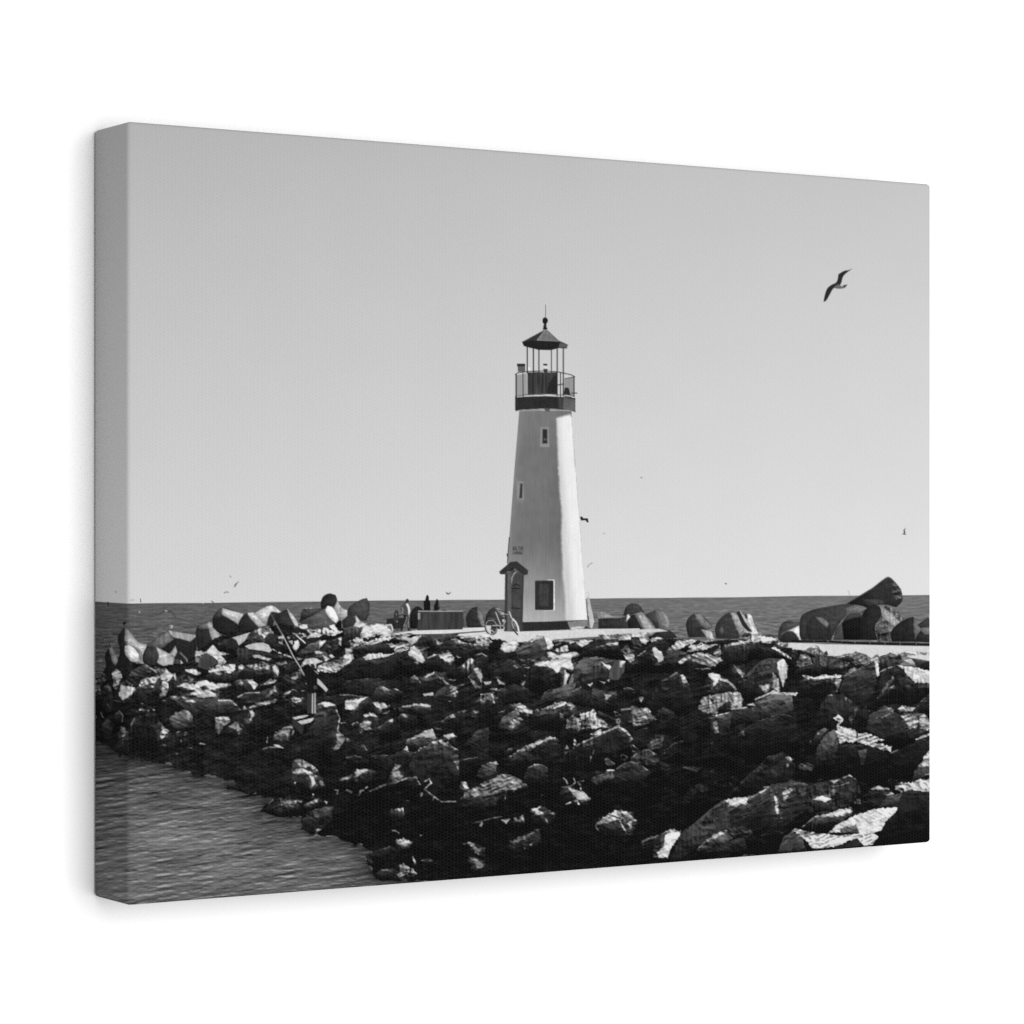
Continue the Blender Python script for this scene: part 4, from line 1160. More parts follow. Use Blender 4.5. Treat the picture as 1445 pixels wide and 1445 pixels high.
SHEET_ROCKS_MIDDLE = """
@ 490 860 7.225
R m 190 : 60,170 80,140 150,125 230,165 300,150 400,170 495,245 480,275 380,285 300,262 230,290 140,292 100,340 40,385 20,320
l 200 : 80,150 150,130 230,170 300,150 400,170 490,245 480,268 380,280 300,255 230,285 140,290 150,250 220,200 180,190 90,180
m 178 : 100,330 240,320 490,270 515,290 400,315 300,352 60,387
R d 28 : -30,200 40,170 170,180 130,260 80,300 -30,330
R d 30 : 50,395 170,370 370,345 430,380 495,420 420,452 300,452 60,442
R m 150 : 520,250 640,245 755,272 700,340 650,375 540,350 490,290
l 180 : 545,270 640,258 755,275 690,345 650,362 610,310 560,318
d 25 : 430,320 470,290 545,320 520,348 440,345
d 22 : 600,280 680,250 720,270 640,290
R m 195 : 400,353 632,348 632,392 550,428 500,442 480,400
R l 200 : 160,488 220,450 330,445 390,465 560,420 625,408 500,445 370,492 190,522
R l 190 : -20,530 60,503 30,545 -20,572
R l 165 : -20,400 50,390 42,440 -20,455
R d 27 : 20,560 60,520 200,520 400,490 620,420 660,520 500,560 480,720 200,700 50,600
R d 25 : 640,380 690,350 760,278 900,258 1140,248 1105,285 990,305 900,395 760,445 680,400
l 190 : 905,308 950,340 985,333 940,372 912,352
R d 22 : 900,400 990,320 1100,300 1240,350 1445,360 1445,480 1300,560 1100,600 1080,480 1000,420
m 182 : 1000,300 1100,294 1160,330 1230,352 1440,348 1445,372 1330,366 1170,372 1090,322
l 212 : 1140,284 1460,254 1460,276 1150,297
m 130 : 1190,310 1300,290 1430,300 1400,330 1250,330
R d 30 : 640,380 700,372 820,390 800,530 760,560 640,490
l 195 : 645,385 690,375 750,420 792,520 760,552 690,500 628,470
l 160 : 740,410 840,383 760,424
m 160 : 680,540 740,528 720,562
R d 25 : 790,540 860,470 940,460 1040,418 1090,500 1075,575 960,630 800,610
m 150 : 900,460 1040,420 1088,500 1062,578 1000,530 950,490
~m 2.5 165 : 820,500 890,465
.l 190 : 1108,472 1158,490 1130,497
R d 24 : 1100,620 1240,500 1440,470 1445,600 1380,600 1250,680 1130,720
m 180 : 1172,572 1240,503 1342,493 1260,560 1230,602 1180,592
~m 1.8 140 : 1310,465 1370,450 1418,478
R d 24 : 1230,690 1310,600 1370,610 1390,700 1370,815 1290,800
l 195 : 1308,608 1362,618 1372,680 1367,795 1345,740 1340,670
m 140 : 1238,688 1300,730 1372,802 1310,812 1260,740
.l 180 : 1393,745 1450,733 1450,772
R d 25 : 640,700 780,680 900,630 1000,650 1050,770 900,840 760,860 650,800
l 195 : 778,690 892,632 882,657 800,702
m 150 : 688,668 730,700 748,754 720,722 650,697
m 150 : 900,658 960,688 1045,772 1010,762 950,710
R d 50 : 880,890 920,830 1000,790 1060,770 1110,770 1135,850 1105,900 1000,900
m 150 : 1035,790 1100,773 1133,850 1102,897 1060,850
g 70 : 890,880 920,830 990,805 1000,840 910,885
l 180 : 765,862 880,843 882,877 790,882
~m 1.3 130 : 1120,780 1190,765
.l 150 : 1028,930 1062,935 1040,945
R m 110 : 1340,930 1368,858 1460,848 1460,925 1400,952
R d 28 : 0,760 120,710 320,700 420,760 460,830 380,880 100,880 0,850
R d 22 : 320,780 440,810 560,830 540,960 380,940 240,900
l 165 : 318,773 380,785 442,832 380,832
m 140 : 440,813 500,808 562,837
R d 22 : -20,930 80,900 240,890 240,1000 180,1060 60,1060 -20,1020
l 200 : -20,935 80,918 218,888 130,950 100,1002 30,1032 -20,1020
~l 1.5 90 : -10,870 130,890
R d 24 : 240,940 380,950 420,1000 400,1080 220,1080
l 195 : 255,948 380,958 407,997 340,1028 290,990
R d 24 : 520,1000 700,960 860,970 860,1060 700,1100 560,1080
l 185 : 538,992 700,963 852,975 852,997 700,980 570,1002
@ 490 990 7.225
R d 25 : 110,300 150,215 170,140 230,108 310,145 330,300 200,360
m 165 : 170,140 230,110 300,140 305,162 230,140 180,165
m 130 : 112,282 150,213 190,198 247,210 235,250 252,302 200,297 130,322
R d 22 : 320,280 420,190 480,180 560,240 500,400 330,400
m 150 : 350,122 440,88 410,127
l 185 : 418,190 468,178 462,212 425,212
~m 1.5 100 : 320,270 420,195
R d 22 : 520,150 600,120 700,150 720,260 540,260
m 160 : 543,128 590,123 628,162 590,167
R d 24 : 930,250 1030,150 1080,125 1240,90 1300,60 1345,110 1300,240 1100,290
l 175 : 1028,152 1080,123 1112,162 1060,167
~m 1.5 95 : 940,230 1030,150
m 95 : 1100,110 1200,88 1242,90 1170,132
m 160 : 1288,70 1343,102 1310,122 1270,92
m 160 : 1228,145 1282,150 1260,167
R d 23 : 590,420 720,340 860,285 920,380 840,460 680,520
l 168 : 598,397 720,338 800,288 862,283 918,377 890,397 830,370 740,375
R d 24 : 960,360 1080,322 1115,360 1090,420 1000,400
l 195 : 978,347 1080,323 1112,357 1030,387
m 130 : 888,268 972,280 950,307
R d 26 : 430,560 560,500 680,520 620,640 440,740 360,700
d 40 : 430,560 560,500 680,520 600,560 470,600
m 170 : 575,490 612,448 622,512
R d 22 : 690,520 900,400 970,387 1115,490 1150,760 900,980 700,770 620,660
m 165 : 690,520 800,448 900,398 970,383 1080,458 1125,492 1060,472 980,452 880,432 790,472
m 60 : 740,500 840,440 880,520 760,560
R d 28 : 1150,520 1220,400 1330,290 1445,270 1445,600 1300,640 1180,640
m 150 : 1085,612 1142,603 1130,685
~m 1.3 100 : 1190,595 1240,580 1325,572
R d 24 : 230,930 380,850 440,760 490,640 548,640 580,780 500,850 330,960
m 115 : 440,752 490,638 548,638 525,700 575,782 500,832 460,812
~m 2.4 110 : 230,915 380,850 500,820 600,785 705,770
~m 1.6 130 : 700,770 740,842
~m 2.0 130 : 790,893 870,960 960,1022 1105,1020
~m 2.0 150 : 790,815 835,790 857,830 800,880
~m 1.4 120 : 735,945 765,935 750,975
~m 1.2 110 : 880,980 865,1030
R d 22 : 70,780 100,690 240,690 300,720 200,840 80,830
l 168 : 77,772 100,688 180,690 238,690 150,730 110,772
m 110 : 20,790 50,750 40,780
R d 20 : -10,580 160,560 400,550 420,640 200,680 0,680
~m 1.6 105 : -10,570 80,555 160,567 330,550 410,550
~m 2.4 135 : 118,950 140,910 165,905
~m 1.8 120 : 185,885 205,870
~m 2.8 145 : -5,905 45,925
R d 24 : 1140,880 1165,815 1210,825 1250,890 1200,930
l 195 : 1163,818 1210,828 1243,892 1200,892
R d 19 : 1140,1010 1240,900 1330,870 1510,730 1700,750 1950,840 1700,920 1560,980 1500,1080 1200,1084
m 125 : 1148,1002 1240,898 1330,868 1400,810 1490,780 1580,740 1640,735 1770,785 1960,838 1860,850 1740,890 1600,915 1440,965 1330,962 1200,982
m 150 : 1260,910 1300,880 1320,910 1280,935
m 200 : 1560,800 1590,790 1600,810
m 200 : 1660,820 1700,815 1690,845
~m 1.3 110 : 1620,910 1610,990
@ 670 870 7.225
R m 165 : 0,205 100,200 180,260 100,290 0,275
R l 190 : 280,280 290,260 420,238 452,290 400,352 330,372 270,330
R m 120 : 420,310 560,240 640,200 560,270 440,330
R d 36 : 415,345 570,265 640,205 705,200 740,300 720,385 640,445 520,445 430,415
l 195 : 570,258 640,203 708,203 680,228
l 208 : 705,203 760,218 802,290 792,332 740,332 728,260
m 130 : 430,415 460,440 660,440 640,455 480,450
R m 175 : 785,340 950,288 962,352 850,368
m 150 : 808,250 905,238 870,290 820,302
R d 25 : 940,290 1040,280 1080,300 1080,345 960,355
l 200 : 938,243 1042,258 970,282
R l 200 : 1028,270 1080,238 1212,243 1160,292 1090,312
R d 25 : 570,510 600,480 740,370 1060,360 1065,390 1000,560 880,560 600,530
l 203 : 738,368 800,368 860,400 890,380 1050,358 1062,387 980,430 990,470 1012,522 1000,547 880,520 840,582 790,532 700,502 660,512 588,492 640,473 720,448 830,440 750,410
m 130 : 800,400 860,430 850,450
m 110 : 870,520 920,515 900,535
R d 23 : 570,500 660,512 790,532 840,582 920,547 912,692 790,742 670,800 510,740 520,600
l 198 : 918,543 962,600 930,692 905,702
R g 105 : 955,692 990,588 1027,588 1000,682
R d 28 : 1085,400 1100,310 1280,200 1460,188 1460,420 1200,415
m 140 : 1300,200 1460,193 1460,228 1320,240
m 160 : 1238,310 1350,268 1460,268 1460,292 1280,312
R d 34 : 1010,520 1100,420 1230,410 1440,440 1370,540 1300,480 1110,560 1000,700
R d 34 : 1100,580 1170,500 1280,453 1390,510 1362,540 1362,650 1200,700 1070,710
l 205 : 1280,453 1392,510 1370,543 1320,500
m 75 : 1160,540 1240,480 1290,500 1180,560
R g 82 : 1365,580 1430,448 1480,440 1475,640 1400,642
.l 185 : 1148,695 1202,678 1180,722
.l 175 : 1258,653 1332,672 1318,687
.l 160 : 1345,645 1375,650 1362,668
R d 22 : 1200,730 1330,760 1460,760 1445,980 1250,960 1160,880
l 182 : 1318,793 1402,800 1340,847
R d 22 : 140,520 220,450 400,440 500,540 500,700 300,700 160,640
m 110 : 378,498 420,490 445,522 430,530
~m 1.3 70 : 140,520 190,455 300,440
l 170 : 218,618 300,690 250,692
m 130 : 470,690 520,655 490,718
l 190 : 498,520 562,513 550,532
m 150 : 488,465 552,460 550,470
l 175 : 88,665 172,660 160,690 110,697
R d 25 : 20,870 60,790 200,770 210,890 100,900
m 160 : 28,852 60,790 130,778 190,788 202,882 150,850 90,882
m 110 : 140,745 180,730 230,735 220,755
R d 22 : -10,540 30,520 75,590 70,710 0,740
l 178 : -10,540 30,528 72,590 67,702 40,620
m 150 : -10,660 60,730 0,737
R d 24 : 230,750 400,690 560,740 600,880 350,900 230,850
R d 36 : 680,800 830,738 930,695 1025,685 1000,765 850,825 660,905
~m 1.6 120 : 690,795 760,752 830,737 920,702
~m 2.6 125 : 850,825 950,788 1080,725
R d 22 : 860,840 1080,740 1200,760 1150,920 1000,890 800,880
R d 25 : 340,910 460,885 590,970 540,1030 400,960
m 180 : 358,900 460,888 520,918 592,968 550,1012 480,980 430,930
R d 42 : 280,1040 420,945 485,1055 420,1160 340,1180 240,1130
~m 3.4 160 : 420,950 455,1010 478,1050
~m 1.6 120 : 290,1030 415,955
m 150 : 370,1070 430,1020 478,1055 360,1170 335,1158
R d 21 : 560,1010 760,912 900,872 1020,915 1100,980 900,1100 860,1180 660,1160 560,1100
m 170 : 600,970 760,908 800,880 900,868 970,878 1025,917 980,948 930,900 840,952 790,932 640,962
m 130 : 868,988 902,998 902,1042 868,1022
R m 170 : 940,1040 1000,1005 1080,1050 1080,988 1140,975 1225,938 1240,1010 1335,1075 1250,1140 1060,1160 940,1130
m 195 : 955,1030 1000,1010 1080,1050 1080,990 1140,978 1222,940 1240,1012 1332,1070 1200,1086 1000,1072
m 100 : 940,1095 1000,1040 1040,1070 1060,1170 1000,1140
m 190 : 1170,1130 1280,1092 1300,1120 1230,1152
m 60 : 1060,1075 1150,1030 1170,1090 1130,1160
R d 28 : 1250,960 1370,1010 1445,1050 1445,1100 1330,1070 1250,1010
m 140 : -10,940 42,977 10,992
@ 670 1000 7.225
R d 21 : 340,500 480,405 700,310 845,290 880,420 860,620 500,760 340,640
m 165 : 388,470 480,398 620,338 730,293 843,288 820,307 730,332 640,372 570,432 510,432 450,432
m 46 : 560,440 700,350 760,370 600,470
R d 38 : 300,470 340,410 385,400 380,430 330,480
~m 1.6 160 : 345,487 370,485
R d 20 : 870,510 900,440 1010,400 1150,320 1445,195 1500,260 1445,620 1200,640 880,640
~m 2.6 150 : 1010,398 1080,355 1150,322 1300,252 1445,190 1470,176
m 160 : 1168,262 1280,218 1302,250 1230,282
m 130 : 1278,140 1330,148 1372,200 1300,192
m 140 : 880,510 920,455 960,430 900,480
m 70 : 1060,380 1200,330 1260,350 1120,400
~m 1.8 115 : 1215,420 1205,462
~m 1.8 115 : 1185,490 1172,550
~m 1.1 60 : 1050,480 1030,520
R d 34 : 480,740 540,605 640,565 740,610 760,760 560,800
~m 1.4 130 : 545,602 620,572 680,573 738,607
l 215 : 600,570 614,563 622,578 608,588
~m 1.0 60 : 645,590 640,700
R d 38 : 20,680 80,582 160,550 222,590 218,700 100,740
l 178 : 148,550 220,538 242,572 190,572
m 80 : 120,555 150,548 140,565
~m 1.0 70 : 205,590 205,680
R d 20 : 880,840 950,800 1180,915 1130,1000 900,1000 840,930
l 172 : 950,808 1040,828 1130,858 1178,915 1130,932 1040,922 990,862
~m 2.2 150 : 905,710 930,730 945,765
~m 2.2 150 : 1010,715 1025,755 980,795 890,800
~m 2.4 160 : 1050,750 1075,775 1082,830
~m 1.4 120 : 1060,745 1110,740
~m 2.0 165 : 930,975 975,958
~m 2.4 170 : 1025,945 1045,945 1060,975
m 60 : 900,900 940,860 930,900
R m 66 : 1180,740 1240,690 1380,630 1425,640 1420,720 1350,720 1240,780
~m 1.6 190 : 1350,630 1418,630
~m 1.4 110 : 1190,720 1240,690 1300,670
R m 40 : 1210,640 1260,630 1300,660 1240,690
.l 130 : 690,870 680,895 676,893
R d 21 : 1000,330 1020,300 1040,350 1020,400
m 160 : 1003,382 1018,300 1036,350 1020,375
m 150 : 918,420 938,370 967,420 940,430
@ 670 1100 7.225
R d 19 : 560,330 680,265 820,350 800,480 600,480
m 175 : 568,300 680,268 650,312 722,342 702,372 620,352
m 160 : 718,393 757,457 740,442
m 120 : 752,345 800,340 818,360 770,360
R d 20 : 370,420 500,370 520,440 400,500
m 135 : 388,390 490,366 508,432 470,452 400,417
m 165 : 268,412 362,398 320,452
~m 1.5 90 : 0,440 60,430 200,390 275,380
m 120 : 40,480 70,430 90,440 70,480
R d 22 : 350,640 450,590 660,510 680,640 500,740 360,740
m 125 : 353,632 450,590 520,580 602,538 540,592 440,642 400,667
~m 1.6 140 : 600,518 650,514
m 130 : 553,662 592,655 570,678
m 120 : 498,698 512,695 512,717
R d 20 : 1220,470 1270,410 1445,310 1600,330 1660,440 1600,560 1300,600
m 165 : 1228,462 1270,408 1350,360 1445,316 1500,310 1560,340 1580,340 1650,430 1600,420 1610,480 1580,530 1560,440 1500,410 1400,430 1330,442 1240,472
~m 2.0 150 : 1480,430 1550,550
~m 1.4 140 : 1240,450 1235,490 1260,520
"""

SHEET_FIGURES = """
# fishing person
@ 370 850 6.881
#cooler_box
s 52 : 288,1118 300,1200 390,1290 400,1180 340,1150
s 200 : 340,1158 400,1140 500,1118 505,1130 470,1165 385,1187
s 185 : 288,1120 380,1100 455,1092 430,1115 320,1138
s 24 : 350,1150 420,1115 470,1098 500,1105 500,1120 400,1142
#person|printed person fishing in dark clothes between the rocks
f 24 : 420,680 440,640 480,620 520,650 550,690 530,830 525,890 440,890 430,760 380,740
f 42 : 470,600 495,595 515,625 505,650 475,640
f 188 : 535,738 560,755 640,845 620,872 590,840 535,790
f 150 : 500,660 530,670 550,698 535,695
f 54 : 440,880 482,890 482,1080 440,1080
f 185 : 484,885 496,885 494,1080 481,1080
f 178 : 506,882 521,880 520,1075 505,1080
f 70 : 497,810 535,810 532,840 500,845
#fishing_rod|printed long pale fishing rod leaning across the rocks
~f 2.2 75 : 90,120 130,200
~f 2.2 110 : 125,190 200,320
~f 1.7 178 : 200,320 300,520 375,640
~f 1.3 165 : 375,640 408,710
# gulls
@ 1100 350 7.225
#gull|printed gull gliding with bent wings, the largest
f 42 : 742,213 700,228 660,235 600,270 590,330 575,355 535,375 490,410 465,470 448,550 470,542 510,480 555,410 600,402 625,368 650,290 690,250
f 105 : 555,398 600,370 625,385 690,375 665,407 600,417 570,412
f 200 : 618,368 650,383 632,398
f 55 : 650,383 692,374 665,407
@ 650 660 5.78
#gull
f 38 : 973,405 990,398 1002,415 1037,413 1044,447 1030,447 1020,430 983,432
#gull
~f 0.8 115 : 1035,812 1050,790 1075,778
#gull
~f 0.7 150 : 1160,541 1180,533
@ 1250 730 20.643
#gull
f 82 : 582,312 530,360 513,400 535,465 470,485 540,512 605,500 555,478 570,440 552,390
@ 850 800 7.225
#gull
f 110 : 1250,165 1266,165 1268,180 1252,180
@ 890 660 7.225
#gull
f 120 : 100,98 118,98 120,106 100,106
@ 310 800 28.9
#gull
f 92 : 790,580 690,650 620,715 588,822 620,828 700,700
#gull
f 110 : 410,350 445,360 470,440 430,410
#gull
~f 1.3 125 : 185,1060 270,1020 350,1035
@ 540 830 14.45
#gull
f 105 : 1288,75 1310,90 1345,105 1395,75 1375,112 1340,132 1298,122
@ 130 830 7.225
#gull
~f 1.3 62 : 690,262 728,237 770,240 828,257 845,292
f 190 : 740,228 765,226 768,236 745,240
#gull
f 175 : 778,388 800,375 828,380 815,412 792,405
f 60 : 778,392 800,385 805,395 785,402
#gull
~f 1.2 78 : 492,110 497,142
#gull
~f 0.8 140 : 388,127 405,118 430,122
#gull
~f 1.3 98 : 1218,132 1240,150 1265,178
#gull
~f 1.4 38 : 160,143 163,178
#gull
f 130 : 234,32 246,32 246,44 234,44
#gull
f 28 : 308,366 325,345 340,332 342,368 322,374
#gull
f 215 : 345,535 390,518 378,553 352,562
f 40 : 338,548 365,538 360,552 340,560
#gull
~f 1.5 40 : 176,570 184,602
#gull
f 205 : 478,238 492,238 492,250 478,250
#gull
f 205 : 1118,145 1140,150 1132,162
@ 670 1000 7.225
#gull
~m 1.5 130 : 1332,525 1350,508 1422,562
f 60 : 1335,530 1352,515 1410,565 1380,580 1345,570
~m 0.9 110 : 1330,530 1345,572 1385,582 1415,565
@ 850 930 7.225
#gull
~m 1.4 120 : 125,540 150,545 185,572 140,580 125,545
#gull
f 120 : 140,612 175,605 190,640 170,665 140,655
f 30 : 155,625 172,622 170,645
#gull
~m 1.5 125 : 292,882 315,880 380,938 310,945 292,885
#gull
~m 1.3 115 : 190,985 210,975 258,1000 225,1032 195,1015 190,985
#gull
~m 1.5 125 : 30,1022 45,1018 120,1068 60,1082 35,1055 30,1022
@ 1120 800 7.225
#sailboat
~f 0.9 175 : 555,242 572,292
"""

# sky, sea and the water in the corner
sky = element("printed_sky", "printed pale grey cloudless sky")
sea = element("printed_sea", "printed dark rippled sea")
v_ = np.clip((TY - 170) / 680, 0, 1)
TONE[:] = 180 + 33 * v_ ** 0.85 + 13 * (TX - 180) / 1134 + 1.6 * (N1 - 0.5) + 1.5 * (N60 - 0.5)
WHO[:] = sky
horizon = np.interp(TX, [132, 180, 330, 520, 710, 850, 1050, 1120, 1314], [848.6, 851.6, 850.4, 847.8, 846.3, 844.6, 842.9, 841.4, 840.0])
W1_ = noise(7, 1.5, 0.02, seed=21); W2_ = noise(16, 3.0, 0.03, seed=22); W3_ = noise(3.2, 1.3, 0.0, seed=23)
depth = np.clip((TY - horizon) / 60, 0, 1)
SEAWAVE = relief([(9, 2.2, 0.02, 1.6, 0, 75), (4.5, 1.5, 0.0, 0.9, 0, 76), (18, 3.4, 0.03, 2.0, 1, 77)], 0.1, 1.0)
sea_t = 92 + 24 * np.clip((TX - 150) / 900, 0, 1) + 40 * (0.5 * W1_ + 0.3 * W3_ + 0.2 * W2_ - 0.5) * (0.5 + 0.8 * depth) - 7 * depth
sea_t = sea_t + 7 * SEAWAVE * (0.4 + depth) + 18 * step(0.74, 0.9, W1_) * depth - 8 * np.exp(-np.clip(TY - horizon, 0, 99) / 2.0)
a_ = step(-0.5, 0.5, TY - horizon)
TONE[:] = TONE * (1 - a_) + sea_t * a_
WHO[:] = np.where(a_ > 0.5, sea, WHO)
R1_ = noise(17, 1.6, 0.10, seed=31); R2_ = noise(44, 2.8, 0.14, seed=32); R3_ = noise(7, 1.3, 0.05, seed=33); R4_ = noise(70, 26, 0.1, seed=34)
R5_ = noise(32, 1.8, 0.17, seed=35)
WAVE = relief([(30, 4.2, 0.15, 3.2, 0, 71), (15, 2.4, 0.10, 1.7, 1, 72), (7, 1.7, 0.06, 0.9, 0, 73), (3.4, 1.5, 0.03, 0.5, 0, 74)], 0.1, 1.0)
wt = 97 + 15 * WAVE + 16 * (R3_ - 0.5) + 30 * (R4_ - 0.5)
wt = wt - 40 * step(0.74, 0.90, R5_) * step(0.35, 0.7, R2_) + 16 * step(1.2, 2.4, WAVE)
wt = wt * (1 - 0.16 * step(1120, 1060, TY)) + 16 * step(360, 200, TX) * step(1140, 1200, TY) * (0.4 + R4_)
low = TY > 1030
TONE[:] = np.where(low, np.clip(wt, 24, 182), TONE)

draw(SHEET_SHORE)
draw(SHEET_LIGHTHOUSE)

# the rubble mound behind the traced boulders
rubble = element("printed_rubble", "printed dark rubble filling the gaps between the boulders")
mound = [(118, 962), (150, 952), (175, 948), (190, 935), (230, 940), (262, 936), (300, 902), (330, 892), (370, 886), (400, 880), (440, 890),
         (480, 886), (500, 890), (550, 897), (600, 898), (640, 898), (680, 899), (730, 906), (800, 906), (850, 900), (900, 896), (950, 902),
         (1000, 905), (1050, 902), (1080, 903), (1120, 916), (1160, 926), (1200, 929), (1260, 938), (1330, 944), (1330, 1300), (596, 1246),
         (561, 1242), (535, 1241), (527, 1234), (520, 1222), (514, 1210), (524, 1203), (509, 1192), (474, 1183), (440, 1180), (427, 1168), (425, 1154), (392, 1152),
         (369, 1144), (387, 1124), (364, 1121), (346, 1120), (323, 1112), (335, 1106), (325, 1101), (300, 1098), (262, 1090), (228, 1076), (180, 1068), (165, 1062), (150, 1051), (118, 1041)]
before = TONE.copy()
w = window(100, 860, 1340, 1310)
X, Y = TX[w], TY[w]
d0 = inside_distance(X, Y, mound)
d = d0 + 5.0 * RAG[w] + 7.0 * (N9[w] - 0.5) * step(1020, 1060, Y)
# the water mirrors the dark stones along the shore
mir = np.exp(-np.clip(-d0, 0, 200) / 15.0) * (d0 < 1) * step(1030, 1050, Y)
TONE[w] = TONE[w] * (1 - 0.62 * mir * (0.55 + 0.9 * N9[w] * R1_[w]))
a = step(-0.7, 0.7, d)
cell = 19.0
cx, cy = X / cell + 1.6 * (N20[w] - 0.5), Y / (cell * 0.72) + 0.8 * (N9[w] - 0.5)
jit = np.random.default_rng(77).random((256, 256, 3)).astype(np.float32)
f1 = np.full(X.shape, 9.0, np.float32); f2 = f1.copy(); tone1 = f1 * 0; dx1 = f1 * 0; dy1 = f1 * 0
ix, iy = np.floor(cx).astype(int), np.floor(cy).astype(int)
for oy_ in (-1, 0, 1):
    for ox_ in (-1, 0, 1):
        j = jit[(iy + oy_) & 255, (ix + ox_) & 255]
        ddx = cx - (ix + ox_ + j[..., 0]); ddy = cy - (iy + oy_ + j[..., 1])
        dd = np.hypot(ddx, ddy)
        near = dd < f1
        f2 = np.where(near, f1, np.minimum(f2, dd))
        tone1 = np.where(near, j[..., 2], tone1); dx1 = np.where(near, ddx, dx1); dy1 = np.where(near, ddy, dy1)
        f1 = np.where(near, dd, f1)
edge = f2 - f1
deep = step(1030, 1150, Y + 0.10 * (X - 600))
v = (23 + 9 * tone1 + 4.5 * ROCKY[w] + 4 * STRATA[w] + 9 * (FACET[w] - 0.5) + 10 * (N20[w] - 0.5)) * (1 - 0.35 * deep) - 4 * step(0.16, 0.0, edge)
v = np.clip(v, 16, 70)
top = step(0.05, 0.4, -dy1 + 0.35 * dx1) * step(0.45, 0.08, edge) * step(0.02, 0.09, edge)
lit = top * step(0.78, 0.84, tone1) * step(0.0, 1.4, ROCKY[w] + 0.6 * STRATA[w]) * step(0.4, 0.6, N20[w])
v = v + 110 * lit * step(1160, 1020, Y)
TONE[w] = TONE[w] * (1 - a) + np.clip(v, 6, 230) * a
WHO[w] = np.where(a > 0.5, rubble, WHO[w])

draw(SHEET_ROCKS_RIGHT)
draw(SHEET_ROCKS_LEFT)
draw(SHEET_ROCKS_MIDDLE)
draw(SHEET_FIGURES)

# film grain of the enlarged photograph
TONE[:] = np.clip(TONE + 4.0 * (np.random.default_rng(5).random(TONE.shape) - 0.5), 5, 245)

# ---------------------------------------------------------------- cloth pieces
lin = np.where(TONE / 255 <= 0.04045, TONE / 255 / 12.92, ((TONE / 255 + 0.055) / 1.055) ** 2.4)
INK = np.clip(lin / 1.345, 0.002, 0.9).astype(np.float32)
if NC:
    np.clip(INK - 0.0050 * 0.35, 0.0015, 1, out=INK)

def rounded(P):
    """a sharp box surface with its edges folded round"""
    lo = np.array([FOLD, -D + FOLD, FOLD]); hi = np.array([W - FOLD, -FOLD, H - FOLD])
    c = np.clip(P, lo, hi); v = P - c
    n = np.linalg.norm(v, axis=-1, keepdims=True)
    return c + v / np.maximum(n, 1e-9) * FOLD

def mesh_object(name, verts, quads, inks, uvs, parent):
    me = bpy.data.meshes.new(name)
    me.vertices.add(len(verts)); me.vertices.foreach_set("co", verts.astype(np.float32).ravel())
    nq = len(quads)
    me.loops.add(nq * 4); me.loops.foreach_set("vertex_index", quads.astype(np.int32).ravel())
    me.polygons.add(nq)
    me.polygons.foreach_set("loop_start", np.arange(0, nq * 4, 4, dtype=np.int32))
    me.polygons.foreach_set("loop_total", np.full(nq, 4, np.int32))
    me.polygons.foreach_set("use_smooth", np.ones(nq, bool))
    at = me.attributes.new("ink", "FLOAT_COLOR", "POINT")
    rgba = np.ones((len(verts), 4), np.float32); rgba[:, :3] = inks[:, None]
    at.data.foreach_set("color", rgba.ravel())
    ul = me.uv_layers.new(name="cloth")
    ul.data.foreach_set("uv", uvs[quads.ravel()].astype(np.float32).ravel())
    me.update(calc_edges=True)
    me.materials.append(MAT_CANVAS)
    o = bpy.data.objects.new(name, me)
    scene.collection.objects.link(o)
    o.parent = parent
    return o

root = bpy.data.objects.new("canvas_print", None)
scene.collection.objects.link(root)
tag(root, "stretched canvas print of a black and white lighthouse photograph, hung on the white wall", "canvas print")

XX = np.where(col >= 0, col, 0.0); YY = np.where(col >= 0, -D, -D - col)
P = np.empty((NROW, NC, 3)); P[..., 0] = XX; P[..., 1] = YY; P[..., 2] = (H * (1 - row))[:, None]
P = rounded(P).reshape(-1, 3)
UV = np.stack(np.broadcast_arrays(col[None, :] + 0.1, (H * (1 - row))[:, None] + 0.1), -1).reshape(-1, 2)
inkv = INK.ravel()
ids = WHO[:-1, :-1].ravel()
rr, cc = np.divmod(np.arange((NROW - 1) * (NC - 1)), NC - 1)
v00 = rr * NC + cc
Q = np.stack([v00, v00 + NC, v00 + NC + 1, v00 + 1], 1)

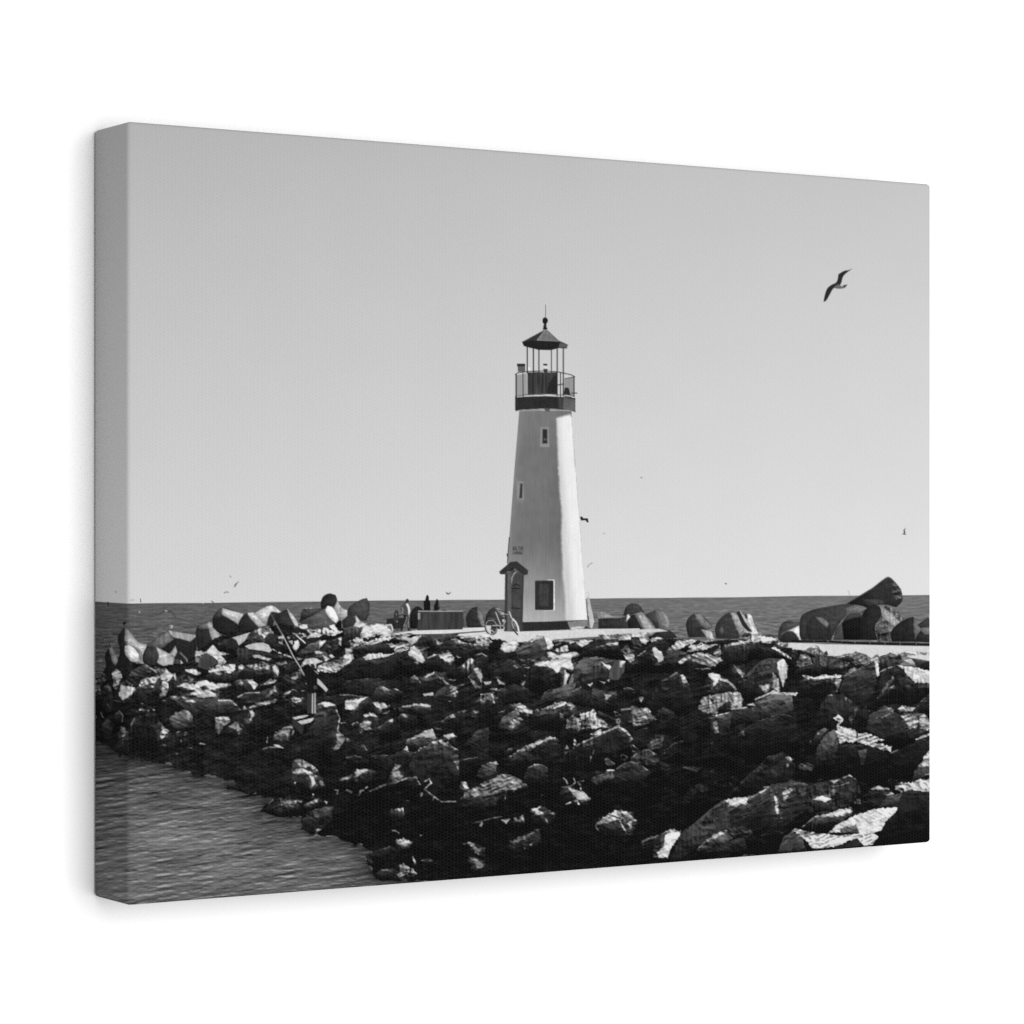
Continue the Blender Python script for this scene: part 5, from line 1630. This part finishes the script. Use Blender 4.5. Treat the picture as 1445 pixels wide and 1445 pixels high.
# boulders: the hundred that show largest stay pieces of their own, the rest are one piece
count = np.bincount(ids, minlength=len(ELEMENTS))
boulders = [i for i, e in enumerate(ELEMENTS) if e[0] == "printed_boulder"]
boulders.sort(key=lambda i: -count[i])
small = element("printed_small_stones", "printed small stones between the large boulders")
remap = np.arange(len(ELEMENTS))
for i in boulders[100:]:
    remap[i] = small
ids = remap[ids]
order = np.argsort(ids, kind="stable")
bounds = np.searchsorted(ids[order], np.arange(len(ELEMENTS) + 1))
made = {}
def piece(i, parent):
    name, label, _ = ELEMENTS[i]
    q = Q[order[bounds[i]:bounds[i + 1]]]
    if len(q) == 0:
        return None
    used, inv = np.unique(q.ravel(), return_inverse=True)
    o = mesh_object(name, P[used], inv.reshape(-1, 4), inkv[used], UV[used], parent)
    if label:
        o["label"] = label
    return o

parents_with_subs = {e[2] for e in ELEMENTS if e[2] is not None}
for i, (name, label, par) in enumerate(ELEMENTS):
    if par is not None:
        continue
    if i in parents_with_subs and bounds[i] == bounds[i + 1]:
        o = bpy.data.objects.new(name, None)
        scene.collection.objects.link(o)
        o.parent = root
        if label:
            o["label"] = label
    else:
        o = piece(i, root)
    made[i] = o
    if o is not None and i in (rubble, small):
        o["kind"] = "stuff"
for i, (name, label, par) in enumerate(ELEMENTS):
    if par is not None:
        piece(i, made[par])

# the folded top, bottom and right edges, printed with the mirrored margin of the picture
def edge_strip(kind):
    k = 24
    dep = np.linspace(0, D, k)
    if kind == "right":
        rows_ = np.arange(0, NROW, 3); rows_ = np.append(rows_, NROW - 1) if rows_[-1] != NROW - 1 else rows_
        a_, b_ = np.meshgrid(rows_, dep, indexing="ij")
        p = np.stack([np.full(a_.shape, W), -D + b_, H * (1 - row[a_])], -1)
        ci = np.clip(NC - 1 - (b_ / W * NCOL).astype(int), 0, NC - 1)
        t = INK[a_, ci]
        flip = False
    else:
        cols_ = np.arange(NSIDE, NC, 3); cols_ = np.append(cols_, NC - 1) if cols_[-1] != NC - 1 else cols_
        a_, b_ = np.meshgrid(cols_, dep, indexing="ij")
        zz = H if kind == "top" else 0.0
        p = np.stack([col[a_], -D + b_, np.full(a_.shape, zz)], -1)
        ri = (b_ / H * NROW).astype(int)
        t = INK[ri if kind == "top" else NROW - 1 - ri, a_]
    n0, n1 = a_.shape
    r_, c_ = np.divmod(np.arange((n0 - 1) * (n1 - 1)), n1 - 1)
    v = r_ * n1 + c_
    q = np.stack([v, v + 1, v + n1 + 1, v + n1], 1)
    if kind == "top":
        q = q[:, ::-1]
    uv = np.stack([a_ * 0.0003, b_ + 0.1], -1)
    mesh_object("folded_edge", rounded(p).reshape(-1, 3), q, t.ravel(), uv.reshape(-1, 2), root)

for kind in ("top", "bottom", "right"):
    edge_strip(kind)
